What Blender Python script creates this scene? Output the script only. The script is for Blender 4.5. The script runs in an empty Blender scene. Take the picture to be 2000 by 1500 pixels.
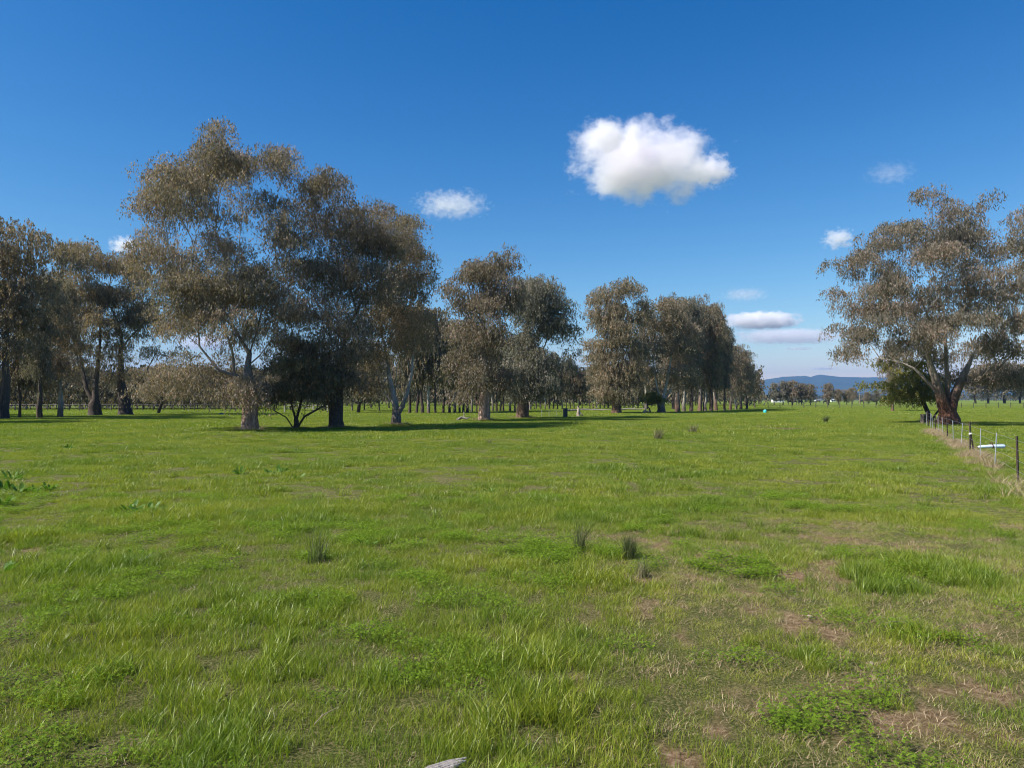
import bpy, math, random
import numpy as np
from mathutils import Vector, Matrix

random.seed(7)
rng = np.random.default_rng(7)
sc = bpy.context.scene
R = math.radians

# ------------------------------------------------------------------ camera
FPX, HOR, CAMH = 1444.0, 780.0, 1.7          # focal length and horizon row in the 2000 px photograph, eye height
cam_d = bpy.data.cameras.new("camera")
cam_d.sensor_width = 36.0
cam_d.lens = FPX / 2000 * 36
cam_d.clip_start, cam_d.clip_end = 0.1, 80000
cam = bpy.data.objects.new("camera", cam_d)
sc.collection.objects.link(cam)
cam.location = (0, 0, CAMH)
cam.rotation_euler = (R(90) + math.atan((HOR - 750) / FPX), 0, 0)
sc.camera = cam

# ------------------------------------------------------------------ sky and sun
SUN_EL, SUN_AZ = R(47), R(-110)              # azimuth from +Y, clockwise: the sun stands to the left, a little behind the camera
sd = Vector((math.sin(SUN_AZ) * math.cos(SUN_EL), math.cos(SUN_AZ) * math.cos(SUN_EL), math.sin(SUN_EL)))
w = bpy.data.worlds.new("World")
sc.world = w
w.use_nodes = True
nt = w.node_tree
nt.nodes.clear()
sky = nt.nodes.new("ShaderNodeTexSky")
sky.sky_type = 'NISHITA'
sky.sun_disc = False
sky.sun_elevation = SUN_EL
sky.sun_rotation = SUN_AZ
sky.altitude = 150
sky.air_density = 1.0
sky.dust_density = 0.0
sky.ozone_density = 2.5
bg = nt.nodes.new("ShaderNodeBackground")
bg.inputs["Strength"].default_value = 0.1
wo = nt.nodes.new("ShaderNodeOutputWorld")
# one even colour response over the whole sky: deeper blue, as the camera recorded it
sep = nt.nodes.new("ShaderNodeSeparateColor"); com = nt.nodes.new("ShaderNodeCombineColor")
nt.links.new(sky.outputs[0], sep.inputs[0])
SKY_S = .11
for ch, (gain, gam, off) in enumerate([(1.20, 1.9, .016), (.84, 1.45, 0), (.725, 1.0, 0)]):
    a_ = nt.nodes.new("ShaderNodeMath"); a_.operation = 'MULTIPLY'; a_.inputs[1].default_value = SKY_S
    p_ = nt.nodes.new("ShaderNodeMath"); p_.operation = 'POWER'; p_.inputs[1].default_value = gam
    g_ = nt.nodes.new("ShaderNodeMath"); g_.operation = 'MULTIPLY_ADD'; g_.inputs[1].default_value = gain / .1; g_.inputs[2].default_value = -off / .1; g_.use_clamp = False
    m_ = nt.nodes.new("ShaderNodeMath"); m_.operation = 'MAXIMUM'; m_.inputs[1].default_value = .02
    nt.links.new(sep.outputs[ch], a_.inputs[0]); nt.links.new(a_.outputs[0], p_.inputs[0]); nt.links.new(p_.outputs[0], g_.inputs[0])
    nt.links.new(g_.outputs[0], m_.inputs[0]); nt.links.new(m_.outputs[0], com.inputs[ch])
nt.links.new(com.outputs[0], bg.inputs[0])
nt.links.new(bg.outputs[0], wo.inputs[0])

sun_d = bpy.data.lights.new("sun", 'SUN')
sun_d.energy = 5.0
sun_d.angle = R(0.53)
sun_d.color = (1.0, 0.94, 0.86)
sun = bpy.data.objects.new("sun", sun_d)
sc.collection.objects.link(sun)
sun.rotation_euler = sd.to_track_quat('Z', 'Y').to_euler()
sun.location = (-30, -10, 40)

sc.view_settings.view_transform = 'Standard'
sc.view_settings.look = 'None'
sc.view_settings.exposure = 0.8
sc.view_settings.gamma = 1
sc.view_settings.use_curve_mapping = False
sc.render.engine = 'CYCLES'
cy = sc.cycles
cy.use_denoising = True
cy.filter_width = 1.05
cy.max_bounces = 26
cy.diffuse_bounces = 3
cy.glossy_bounces = 2
cy.transmission_bounces = 4
cy.transparent_max_bounces = 8
cy.volume_bounces = 24
cy.sample_clamp_indirect = 6

# ------------------------------------------------------------------ helpers
COL = sc.collection


def P(px, py):
    """ground point (x, y) seen at photo pixel"""
    D = CAMH * FPX / (py - HOR)
    return ((px - 1000) / FPX * D, D)


def hash2(ix, iy, s):
    n = (ix.astype(np.int64) * 374761393 + iy.astype(np.int64) * 668265263 + s * 144269) & 0x7fffffff
    n = ((n ^ (n >> 13)) * 1274126177) & 0x7fffffff
    n = n ^ (n >> 16)
    return (n & 0xffff) / 65535.0


def vnoise(x, y, s=0):
    x = np.asarray(x, float); y = np.asarray(y, float)
    ix, iy = np.floor(x), np.floor(y)
    fx, fy = x - ix, y - iy
    fx = fx * fx * (3 - 2 * fx); fy = fy * fy * (3 - 2 * fy)
    a, b = hash2(ix, iy, s), hash2(ix + 1, iy, s)
    c, d = hash2(ix, iy + 1, s), hash2(ix + 1, iy + 1, s)
    return (a + (b - a) * fx) * (1 - fy) + (c + (d - c) * fx) * fy


def fbm(x, y, s=0, o=3):
    t, a, n = 0, 1, 0
    for k in range(o):
        t = t + a * vnoise(x * 2 ** k, y * 2 ** k, s + k * 17); n += a; a *= .5
    return t / n


def ell(x, y, cx, cy_, rx, ry):
    """soft 0..1 mask of an ellipse in world metres"""
    return np.clip(1.6 - 1.6 * (((x - cx) / rx) ** 2 + ((y - cy_) / ry) ** 2), 0, 1)


def pxell(x, y, px, py, rpx, rpy):
    c = P(px, py); D = c[1]
    near = P(px, py + rpy)[1]; far = P(px, max(py - rpy, HOR + 3))[1]
    return ell(x, y, c[0], (near + far) / 2, rpx / FPX * D, (far - near) / 2)


PUD = P(1533, 836)


def ground_z(x, y):
    x = np.asarray(x, float); y = np.asarray(y, float)
    r = np.hypot(x, y)
    f = np.clip(1.3 - r / 260, 0, 1)
    z = .11 * (fbm(x / 7, y / 7, 3, 2) - .5) + .05 * (vnoise(x / 1.3, y / 1.3, 5) - .5) + .022 * (vnoise(x / .4, y / .4, 6) - .5)
    z = z * f
    z = z - .10 * ell(x, y, PUD[0], PUD[1], 1.9, 3.2)
    z = z + .16 * pxell(x, y, 440, 855, 60, 7) + .10 * pxell(x, y, 330, 850, 60, 6)
    return z


def gz(x, y):
    return float(ground_z(np.array([x]), np.array([y]))[0])


def raw_mesh(name, verts, faces, mat=None, smooth=False, attrs=None):
    """verts (n,3), faces (m,k) all the same k"""
    me = bpy.data.meshes.new(name)
    v = np.asarray(verts, np.float32); f = np.asarray(faces, np.int32)
    k = f.shape[1]
    me.vertices.add(len(v)); me.vertices.foreach_set("co", v.ravel())
    me.loops.add(f.size); me.loops.foreach_set("vertex_index", f.ravel())
    me.polygons.add(len(f))
    me.polygons.foreach_set("loop_start", np.arange(0, f.size, k, dtype=np.int32))
    me.polygons.foreach_set("loop_total", np.full(len(f), k, np.int32))
    if smooth:
        me.polygons.foreach_set("use_smooth", np.ones(len(f), bool))
    for an, av in (attrs or {}).items():
        at = me.attributes.new(an, 'FLOAT', 'POINT')
        at.data.foreach_set("value", np.asarray(av, np.float32))
    me.update(calc_edges=True)
    if mat: me.materials.append(mat)
    return me


def pymesh(name, verts, faces, mat=None, smooth=False):
    me = bpy.data.meshes.new(name)
    me.from_pydata([tuple(v) for v in verts], [], faces)
    if smooth:
        for p in me.polygons: p.use_smooth = True
    me.update()
    if mat: me.materials.append(mat)
    return me


def link(name, data, parent=None, loc=None, rot=None, scale=None):
    o = bpy.data.objects.new(name, data)
    COL.objects.link(o)
    if parent: o.parent = parent
    if loc is not None: o.location = loc
    if rot is not None: o.rotation_euler = rot
    if scale is not None: o.scale = scale
    return o


def tag(o, label=None, cat=None, group=None, kind=None):
    if label: o["label"] = label
    if cat: o["category"] = cat
    if group: o["group"] = group
    if kind: o["kind"] = kind
    return o


class MB:
    """collects polygons of mixed size into one mesh"""
    def __init__(s): s.v = []; s.f = []

    def ring_tube(s, pts, rad, n=8, cap=True):
        pts = [Vector(p) for p in pts]
        b0 = len(s.v)
        ref = None
        for i, p in enumerate(pts):
            d = (pts[min(i + 1, len(pts) - 1)] - pts[max(i - 1, 0)]).normalized()
            if ref is None:
                ref = Vector((1, 0, 0)) if abs(d.x) < .8 else Vector((0, 1, 0))
            u = (ref - d * ref.dot(d)).normalized(); ref = u
            q = d.cross(u)
            r = rad[i] if hasattr(rad, '__len__') else rad
            for k in range(n):
                a = 2 * math.pi * k / n
                s.v.append(p + (u * math.cos(a) + q * math.sin(a)) * r)
        for i in range(len(pts) - 1):
            for k in range(n):
                a = b0 + i * n + k; b = b0 + i * n + (k + 1) % n
                s.f.append((a, b, b + n, a + n))
        if cap:
            s.f.append(tuple(range(b0 + n - 1, b0 - 1, -1)))
            e = b0 + (len(pts) - 1) * n
            s.f.append(tuple(range(e, e + n)))

    def box(s, c, size, rz=0, ch=0.0):
        sx, sy, sz = [q / 2 for q in size]
        m = Matrix.Translation(c) @ Matrix.Rotation(rz, 4, 'Z')
        b = len(s.v)
        ch = min(ch, sx * .9, sy * .9)
        prof = [(-sx + ch, -sy), (sx - ch, -sy), (sx, -sy + ch), (sx, sy - ch), (sx - ch, sy), (-sx + ch, sy), (-sx, sy - ch), (-sx, -sy + ch)] if ch else [(-sx, -sy), (sx, -sy), (sx, sy), (-sx, sy)]
        n = len(prof)
        for z in (-sz, sz):
            for x, y in prof: s.v.append(m @ Vector((x, y, z)))
        s.f.append(tuple(range(b + n - 1, b - 1, -1))); s.f.append(tuple(range(b + n, b + 2 * n)))
        for k in range(n):
            k2 = (k + 1) % n
            s.f.append((b + k, b + k2, b + n + k2, b + n + k))

    def mesh(s, name, mat, smooth=False):
        return pymesh(name, s.v, s.f, mat, smooth)


# ------------------------------------------------------------------ materials
def new_mat(name):
    m = bpy.data.materials.new(name); m.use_nodes = True
    t = m.node_tree; t.nodes.clear()
    o = t.nodes.new("ShaderNodeOutputMaterial")
    return m, t, o


def N(t, typ, **kw):
    n = t.nodes.new(typ)
    for k, v in kw.items(): setattr(n, k, v)
    return n


def ramp(t, src, stops):
    r = t.nodes.new("ShaderNodeValToRGB")
    e = r.color_ramp.elements
    while len(e) < len(stops): e.new(.5)
    for i, (p, c) in enumerate(stops):
        e[i].position = p; e[i].color = (*c, 1)
    t.links.new(src, r.inputs[0])
    return r.outputs[0]


def noise(t, scale, detail=3, vec=None, rough=.5):
    n = t.nodes.new("ShaderNodeTexNoise")
    n.inputs["Scale"].default_value = scale; n.inputs["Detail"].default_value = detail
    n.inputs["Roughness"].default_value = rough
    if vec is not None: t.links.new(vec, n.inputs["Vector"])
    return n.outputs["Fac"]


def mixc(t, fac, a, b, mode='MIX'):
    n = t.nodes.new("ShaderNodeMix"); n.data_type = 'RGBA'; n.blend_type = mode
    for s, v in ((n.inputs[0], fac), (n.inputs[6], a), (n.inputs[7], b)):
        if isinstance(v, (int, float)): s.default_value = v
        elif isinstance(v, tuple): s.default_value = (*v, 1)
        else: t.links.new(v, s)
    return n.outputs[2]


def math_(t, op, a, b=0.0, clamp=False):
    n = t.nodes.new("ShaderNodeMath"); n.operation = op; n.use_clamp = clamp
    for s, v in ((n.inputs[0], a), (n.inputs[1], b)):
        if isinstance(v, (int, float)): s.default_value = v
        else: t.links.new(v, s)
    return n.outputs[0]


def leafy(name, stops, trans=.3, rough=.42, spec=.5, patch=None, tmul=(1.25, 1.35, .8)):
    """thin leaf: principled + translucent, colour from the 'tint' attribute and the tree's own random value"""
    m, t, o = new_mat(name)
    at = N(t, "ShaderNodeAttribute", attribute_name="tint")
    c = ramp(t, at.outputs["Fac"], stops)
    if patch: c = patch(t, c)
    pr = N(t, "ShaderNodeBsdfPrincipled")
    t.links.new(c, pr.inputs["Base Color"])
    pr.inputs["Roughness"].default_value = rough
    pr.inputs["Specular IOR Level"].default_value = spec
    tr = N(t, "ShaderNodeBsdfTranslucent")
    t.links.new(mixc(t, 1.0, c, tmul, 'MULTIPLY'), tr.inputs[0])
    mx = N(t, "ShaderNodeMixShader"); mx.inputs[0].default_value = trans
    t.links.new(pr.outputs[0], mx.inputs[1]); t.links.new(tr.outputs[0], mx.inputs[2])
    t.links.new(mx.outputs[0], o.inputs[0])
    return m


def objvar(lo=.8, hi=1.15):
    def f(t, c):
        oi = N(t, "ShaderNodeObjectInfo")
        mr = N(t, "ShaderNodeMapRange"); mr.inputs[3].default_value = lo; mr.inputs[4].default_value = hi
        t.links.new(oi.outputs["Random"], mr.inputs[0])
        return mixc(t, 1.0, c, mr.outputs[0], 'MULTIPLY')
    return f


M_GUM = leafy("gum_leaves", [(0, (0.092, 0.090, 0.062)), (.35, (0.201, 0.180, 0.137)), (.7, (0.305, 0.245, 0.201)), (.9, (0.392, 0.250, 0.185)), (1, (0.514, 0.383, 0.353))], .40, .55, .25, objvar(.88, 1.12), (1.2, 1.15, .6))
M_GUM_BROWN = leafy("gum_leaves_brown", [(0, (0.102, 0.098, 0.065)), (.4, (0.216, 0.194, 0.136)), (.75, (0.342, 0.257, 0.181)), (1, (0.477, 0.351, 0.263))], .40, .55, .25, objvar(.88, 1.12), (1.2, 1.1, .6))
M_GUM_GREY = leafy("gum_leaves_grey", [(0, (0.092, 0.099, 0.078)), (.4, (0.185, 0.180, 0.144)), (.8, (0.294, 0.261, 0.224)), (1, (0.466, 0.383, 0.353))], .40, .55, .25, objvar(.88, 1.12), (1.2, 1.2, .7))
M_SCRUB = leafy("scrub_leaves", [(0, (.05, .048, .03)), (.45, (.10, .092, .058)), (.8, (.17, .135, .088)), (1, (.26, .19, .13))], .25, .6, .2, objvar(.88, 1.12), (1.2, 1.1, .6))
M_WATTLE = leafy("golden_green_leaves", [(0, (.09, .11, .03)), (.5, (.20, .20, .05)), (.8, (.32, .23, .06)), (1, (.40, .42, .08))], .35, .45, .4)
M_DARKLEAF = leafy("dark_shrub_leaves", [(0, (.08, .08, .045)), (.6, (.17, .145, .085)), (.85, (.32, .17, .10)), (1, (.42, .20, .11))], .35, .45, .4)


def grass_patch(t, c):
    g = N(t, "ShaderNodeNewGeometry")
    a = noise(t, .22, 4, g.outputs["Position"], .6)
    b = noise(t, 1.1, 3, g.outputs["Position"], .6)
    f1 = N(t, "ShaderNodeMapRange"); f1.inputs[1].default_value = .45; f1.inputs[2].default_value = .58
    t.links.new(a, f1.inputs[0])
    f2 = N(t, "ShaderNodeMapRange"); f2.inputs[1].default_value = .44; f2.inputs[2].default_value = .62
    t.links.new(b, f2.inputs[0])
    c1 = mixc(t, math_(t, 'MULTIPLY', f1.outputs[0], .8), c, mixc(t, 1.0, c, (1.3, 1.13, 1.2), 'MULTIPLY'))
    c2 = mixc(t, math_(t, 'MULTIPLY', f2.outputs[0], .7), c1, mixc(t, 1.0, c1, (.62, .78, .75), 'MULTIPLY'))
    return c2


M_GRASS = leafy("grass_blades", [(0, (.10, .155, .015)), (.45, (.22, .28, .029)), (.8, (.33, .37, .05)), (.9, (.33, .335, .06)), (.93, (.36, .30, .14)), (1, (.46, .38, .22))], .40, .38, .38, grass_patch, (1.25, 1.35, .5))
M_CLOVER = leafy("clover_leaves", [(0, (.10, .17, .014)), (.6, (.17, .27, .022)), (1, (.24, .34, .035))], .45, .65, .12, None, (1.2, 1.35, .5))
M_STRAW = leafy("dry_straw", [(0, (.22, .15, .08)), (.5, (.40, .30, .17)), (1, (.58, .46, .29))], .2, .5, .4, None, (1, 1, .9))
M_RUSH = leafy("rush_stems", [(0, (.06, .085, .03)), (.6, (.12, .135, .05)), (1, (.30, .25, .15))], .2, .5, .2, None)
M_DOCK = leafy("dock_leaves", [(0, (.05, .11, .014)), (.7, (.09, .18, .02)), (1, (.14, .24, .035))], .35, .5, .25, None)


def plain(name, col, rough=.6, var=.25, scale=6, metallic=0, spec=.5, bump=0):
    m, t, o = new_mat(name)
    pr = N(t, "ShaderNodeBsdfPrincipled")
    tc = N(t, "ShaderNodeTexCoord")
    n = noise(t, scale, 5, tc.outputs["Object"], .6)
    lo = tuple(c * (1 - var) for c in col); hi = tuple(min(1, c * (1 + var)) for c in col)
    t.links.new(ramp(t, n, [(.3, lo), (.7, hi)]), pr.inputs["Base Color"])
    pr.inputs["Roughness"].default_value = rough
    pr.inputs["Metallic"].default_value = metallic
    pr.inputs["Specular IOR Level"].default_value = spec
    if bump:
        b = N(t, "ShaderNodeBump"); b.inputs["Strength"].default_value = bump; b.inputs["Distance"].default_value = .02
        t.links.new(noise(t, scale * 4, 5, tc.outputs["Object"], .6), b.inputs["Height"])
        t.links.new(b.outputs[0], pr.inputs["Normal"])
    t.links.new(pr.outputs[0], o.inputs[0])
    return m


def bark(name, low, high, pale, zlo=1.0, zhi=3.2, seed=0.0):
    """rough brown bark at the foot giving way to smooth pale bark on the limbs"""
    m, t, o = new_mat(name)
    pr = N(t, "ShaderNodeBsdfPrincipled")
    tc = N(t, "ShaderNodeTexCoord")
    sx = N(t, "ShaderNodeSeparateXYZ"); t.links.new(tc.outputs["Object"], sx.inputs[0])
    mp = N(t, "ShaderNodeMapping"); mp.inputs["Scale"].default_value = (1, 1, .22); mp.inputs["Location"].default_value = (seed, 0, 0)
    t.links.new(tc.outputs["Object"], mp.inputs[0])
    n1 = noise(t, 5, 5, mp.outputs[0], .65)
    n2 = noise(t, 22, 4, mp.outputs[0], .6)
    rough_c = mixc(t, ramp(t, n2, [(.35, (0, 0, 0)), (.65, (1, 1, 1))]), low, high)
    rough_c = mixc(t, ramp(t, n1, [(.55, (0, 0, 0)), (.68, (1, 1, 1))]), rough_c, tuple(min(1, c * 1.9) for c in high))
    pale_c = mixc(t, ramp(t, n1, [(.4, (0, 0, 0)), (.62, (1, 1, 1))]), pale, tuple(c * .45 for c in pale))
    zz = math_(t, 'ADD', sx.outputs[2], math_(t, 'MULTIPLY', n1, 2.2))
    mr = N(t, "ShaderNodeMapRange"); mr.inputs[1].default_value = zlo + 1.1; mr.inputs[2].default_value = zhi + 1.1
    t.links.new(zz, mr.inputs[0])
    t.links.new(mixc(t, mr.outputs[0], rough_c, pale_c), pr.inputs["Base Color"])
    pr.inputs["Roughness"].default_value = .85
    b = N(t, "ShaderNodeBump"); b.inputs["Strength"].default_value = .9; b.inputs["Distance"].default_value = .06
    t.links.new(n2, b.inputs["Height"]); t.links.new(b.outputs[0], pr.inputs["Normal"])
    t.links.new(pr.outputs[0], o.inputs[0])
    return m


M_BARK = bark("gum_bark", (.055, .032, .022), (.20, .12, .075), (.34, .30, .26), .8, 3.4)
M_BARK_LIT = bark("gum_bark_pinkish_sunlit", (.15, .085, .055), (.46, .32, .24), (.34, .29, .24), 1.6, 3.6, 3.0)  # pinkish bark; sunlight on the trunk is put into its brighter tones
M_BARK_PALE = bark("gum_bark_pale", (.06, .045, .035), (.15, .12, .095), (.46, .43, .38), .5, 2.2, 7.0)
M_BARK_RED = bark("gum_bark_reddish", (.028, .014, .009), (.17, .07, .035), (.33, .29, .24), 1.5, 3.8, 11.0)
M_BARK_DARK = bark("dark_bark", (.03, .022, .016), (.085, .06, .045), (.17, .14, .115), 1.5, 6.0, 5.0)

# ------------------------------------------------------------------ ground
BARE = [(1550, 1128, 75, 34), (1530, 1194, 110, 13), (1790, 1212, 75, 11), (1345, 1245, 26, 34), (1350, 1385, 60, 50),
        (1400, 1415, 40, 40), (1330, 1470, 140, 35), (1920, 1375, 90, 26), (1960, 1440, 60, 22), (1690, 1335, 70, 12),
        (1250, 1130, 55, 9), (1350, 1132, 60, 9), (1860, 1290, 90, 16), (1400, 1165, 40, 10), (1240, 1390, 40, 22),
        (405, 860, 10, 3.2), (70, 1068, 16, 6), (1130, 1330, 16, 14), (1640, 1080, 60, 14), (1560, 1445, 50, 14), (1100, 1480, 60, 14)]
CLOVER = [(1650, 1385, 150, 60), (1730, 1400, 120, 45), (1560, 1400, 80, 35), (1430, 1108, 90, 26), (1060, 1078, 110, 22),
          (700, 1050, 80, 24), (215, 1008, 60, 14), (1440, 1085, 40, 14), (300, 1130, 70, 18)]
LUSH = [(1720, 1135, 70, 30), (950, 1235, 110, 40), (1840, 1120, 90, 30), (160, 1150, 120, 40), (1000, 1400, 140, 50), (1530, 1250, 90, 30),
        (740, 930, 90, 10), (500, 965, 90, 12), (230, 1010, 90, 20), (560, 1200, 110, 40), (400, 1480, 200, 60), (1800, 1240, 80, 24), (1560, 1280, 60, 24), (1860, 970, 30, 10)]


def fields(x, y):
    bare = np.zeros_like(x); clo = np.zeros_like(x); lush = np.zeros_like(x)
    for e in BARE: bare = np.maximum(bare, pxell(x, y, *e))
    for e in CLOVER: clo = np.maximum(clo, pxell(x, y, *e))
    for e in LUSH: lush = np.maximum(lush, pxell(x, y, *e))
    nn = fbm(x / .35, y / .35, 40, 3)
    # worn, thinner turf to the right front
    worn = np.clip((x - .3) / 1.2, 0, 1) * np.clip((11 - y) / 2.5, 0, 1) * (1 - .6 * lush)
    b2 = np.clip((fbm(x / .55, y / .55, 60, 3) - .56) * 9, 0, 1) * worn * .8
    fine = np.clip((fbm(x / .13, y / .13, 47, 3) - .36) * 6, 0, 1)
    bare = np.clip(np.maximum(bare * 1.3 * np.clip((nn - .42) * 4, 0, 1), b2) * fine, 0, 1)
    bare = np.maximum(bare, ell(x, y, PUD[0], PUD[1], 1.5, 2.6))
    clo = np.clip(clo * 1.2 * np.clip((fbm(x / .45, y / .45, 71, 3) - .38) * 5, 0, 1), 0, 1)
    return bare, clo, lush, worn


angs = np.concatenate([np.linspace(-R(48), R(48), 260), np.linspace(R(52), R(308), 60)])
rad = [0.4]
while rad[-1] < 10500: rad.append(rad[-1] * 1.028)
rad = np.array(rad)
A, RR = np.meshgrid(angs, rad)
gx, gy = (np.sin(A) * RR).ravel(), (np.cos(A) * RR).ravel()
gzv = ground_z(gx, gy)
na, nr = len(angs), len(rad)
i0 = (np.arange(nr - 1)[:, None] * na + np.arange(na)[None, :]).ravel()
i1 = (np.arange(nr - 1)[:, None] * na + (np.arange(na)[None, :] + 1) % na).ravel()
gf = np.stack([i0, i1, i1 + na, i0 + na], 1)[:, ::-1]
gb, gc, gl, gw = fields(gx, gy)
# close the hole under the camera
cv = np.vstack([np.stack([gx, gy, gzv], 1)])
m, t, o = new_mat("turf")
pr = N(t, "ShaderNodeBsdfPrincipled"); g = N(t, "ShaderNodeNewGeometry")
pos = g.outputs["Position"]
ba = N(t, "ShaderNodeAttribute", attribute_name="bare")
n_s = noise(t, 22, 8, pos, .78)
soil = ramp(t, n_s, [(.36, (.10, .058, .032)), (.48, (.26, .16, .09)), (.56, (.38, .26, .155)), (.66, (.50, .39, .26))])
litter = ramp(t, noise(t, 60, 4, pos, .7), [(.38, (.05, .055, .015)), (.5, (.10, .12, .025)), (.62, (.26, .21, .10))])
under = litter
# far off the blades melt into one sward
n_f = noise(t, .25, 5, pos, .62)
n_f2 = noise(t, 3.0, 5, pos, .6)
farc = ramp(t, n_f, [(.3, (.10, .145, .02)), (.5, (.15, .20, .025)), (.62, (.18, .22, .032)), (.78, (.21, .215, .05))])
farc = mixc(t, math_(t, 'MULTIPLY', n_f2, .5), farc, (.09, .13, .016))
vl = N(t, "ShaderNodeVectorMath", operation='LENGTH'); t.links.new(pos, vl.inputs[0])
mr = N(t, "ShaderNodeMapRange"); mr.inputs[1].default_value = 25; mr.inputs[2].default_value = 120
t.links.new(vl.outputs["Value"], mr.inputs[0])
sward = mixc(t, mr.outputs[0], under, farc)
base = mixc(t, ba.outputs["Fac"], sward, soil)
t.links.new(base, pr.inputs["Base Color"])
pr.inputs["Roughness"].default_value = .9; pr.inputs["Specular IOR Level"].default_value = .1
b = N(t, "ShaderNodeBump"); b.inputs["Strength"].default_value = 1.0; b.inputs["Distance"].default_value = .05
t.links.new(n_s, b.inputs["Height"]); t.links.new(b.outputs[0], pr.inputs["Normal"])
t.links.new(pr.outputs[0], o.inputs[0])
M_TURF = m
gm = raw_mesh("ground", cv, gf, M_TURF, True, {"bare": gb})
tag(link("ground", gm), kind="structure")

# ------------------------------------------------------------------ hills
RIDGE = [(-1600, 725), (-600, 712), (0, 716), (150, 722), (300, 728), (450, 722), (600, 734), (900, 745), (1100, 741), (1300, 748), (1490, 742), (1530, 736),
         (1572, 733.5), (1584, 736.5), (1592, 733.5), (1603, 731.5), (1622, 734), (1640, 736), (1690, 736.5), (1800, 739), (1900, 745), (2100, 735), (2600, 740), (3600, 730)]
rp = np.array(RIDGE, float)
HR0, HR1 = 6800, 9600
ha = np.linspace(math.atan(-1.7), math.atan(1.7), 620)
hr = np.linspace(HR0, HR1, 42)
HA, HRR = np.meshgrid(ha, hr)
hx, hy = np.sin(HA) * HRR, np.cos(HA) * HRR
hpx = 1000 + np.tan(HA) * FPX
rt = np.interp(hpx, rp[:, 0], HOR - rp[:, 1]) / FPX            # tan of the ridge elevation (per unit of forward depth)
crest = rt * 8800 * np.cos(HA)
u = (HRR - HR0) / (HR1 - HR0)
prof = np.clip(np.sin(np.pi * np.clip(u / .78, 0, 1) * .5) ** 1.3, 0, 1) * np.where(u > .78, np.clip(1 - (u - .78) / .22, 0, 1) ** .7, 1)
spur = (1 - np.abs(2 * fbm(hx / 900, hy / 1500, 9, 4) - 1)) - .5
hz = crest * prof * (1 + .55 * spur * (1 - np.clip(prof, 0, 1) ** 3)) - 4 * (u < .02)
hz = np.where(prof > 0.98, crest * prof, hz)
hz = np.maximum(hz, -.6) + 6 * (fbm(hx / 90, hy / 90, 12, 3) - .5) * np.clip(prof * 3, 0, 1)
hz = np.maximum(hz, -.6)
q0 = (np.arange(len(hr) - 1)[:, None] * len(ha) + np.arange(len(ha) - 1)[None, :]).ravel()
hf = np.stack([q0, q0 + len(ha), q0 + len(ha) + 1, q0 + 1], 1)
M_HILL = plain("forested_hill", (.035, .048, .022), .95, .45, .006, spec=.05)
hills = link("hills", raw_mesh("hills", np.stack([hx.ravel(), hy.ravel(), hz.ravel()], 1), hf, M_HILL, True))
tag(hills, kind="structure")

# ------------------------------------------------------------------ haze: one closed box of pale air
HB = 10900
mb = MB(); mb.box((0, 0, 205), (2 * HB, 2 * HB, 414))
m, t, o = new_mat("air")
pv = N(t, "ShaderNodeVolumePrincipled")
pv.inputs["Color"].default_value = (.177, .337, .71, 1)
pv.inputs["Density"].default_value = 1.15e-4
pv.inputs["Anisotropy"].default_value = 0.0
t.links.new(pv.outputs[0], o.inputs["Volume"])
haze = link("haze", mb.mesh("haze", m))
tag(haze, kind="stuff")

# ------------------------------------------------------------------ trees


def crown_mesh(name, clumps, mat, nper, L, W, r, droop, tr):
    """clumps (n,4): x, y, z, tint shift. Leaves hang on short drooping twigs in each clump."""
    n = len(clumps)
    ns = max(5, int(nper / 9))                                   # twigs in a clump
    C = np.repeat(clumps, ns, 0)
    rr = r * tr.uniform(.75, 1.3, n).repeat(ns)
    th = tr.uniform(0, 2 * np.pi, n * ns); q = np.sqrt(tr.uniform(0, 1, n * ns))
    sx, sy = q * np.cos(th) * rr, q * np.sin(th) * rr
    sz = np.sqrt(np.clip(1 - q * q, 0, 1)) * rr * .7 * tr.uniform(.55, 1.08, n * ns)
    ln = droop * tr.uniform(.35, 1.25, n * ns)
    k = max(2, int(round(nper / ns)))
    T = tr.uniform(0, 1, (n * ns, k))
    X = (C[:, 0] + sx)[:, None] + (sx / rr * .25 * droop)[:, None] * T + tr.normal(0, .07 * r / .7, T.shape)
    Y = (C[:, 1] + sy)[:, None] + (sy / rr * .25 * droop)[:, None] * T + tr.normal(0, .07 * r / .7, T.shape)
    Z = (C[:, 2] + sz)[:, None] - ln[:, None] * T ** 1.2 + tr.normal(0, .05, T.shape)
    X, Y, Z = X.ravel(), Y.ravel(), Z.ravel()
    m_ = len(X)
    l = L * tr.uniform(.65, 1.3, m_); w_ = W * tr.uniform(.7, 1.3, m_)
    d = np.stack([tr.normal(0, .42, m_), tr.normal(0, .42, m_), -np.ones(m_)], 1)
    d /= np.linalg.norm(d, axis=1)[:, None]
    a = tr.uniform(0, 2 * np.pi, m_)
    s = np.stack([np.cos(a), np.sin(a), tr.normal(0, .35, m_)], 1)
    s -= d * (s * d).sum(1)[:, None]; s /= np.linalg.norm(s, axis=1)[:, None]
    p = np.stack([X, Y, Z], 1)
    v = np.empty((m_, 4, 3))
    v[:, 0] = p - d * l[:, None] * .5
    v[:, 1] = p + s * w_[:, None] * .5 - d * l[:, None] * .05
    v[:, 2] = p + d * l[:, None] * .5
    v[:, 3] = p - s * w_[:, None] * .5 - d * l[:, None] * .05
    tint = np.clip(np.repeat(C[:, 3], k) + np.repeat(tr.normal(.42, .13, n * ns), k) + tr.normal(0, .16, m_), 0, 1)
    f = np.arange(m_ * 4).reshape(m_, 4)
    return raw_mesh(name, v.reshape(-1, 3), f, mat, False, {"tint": np.repeat(tint, 4)})


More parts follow.
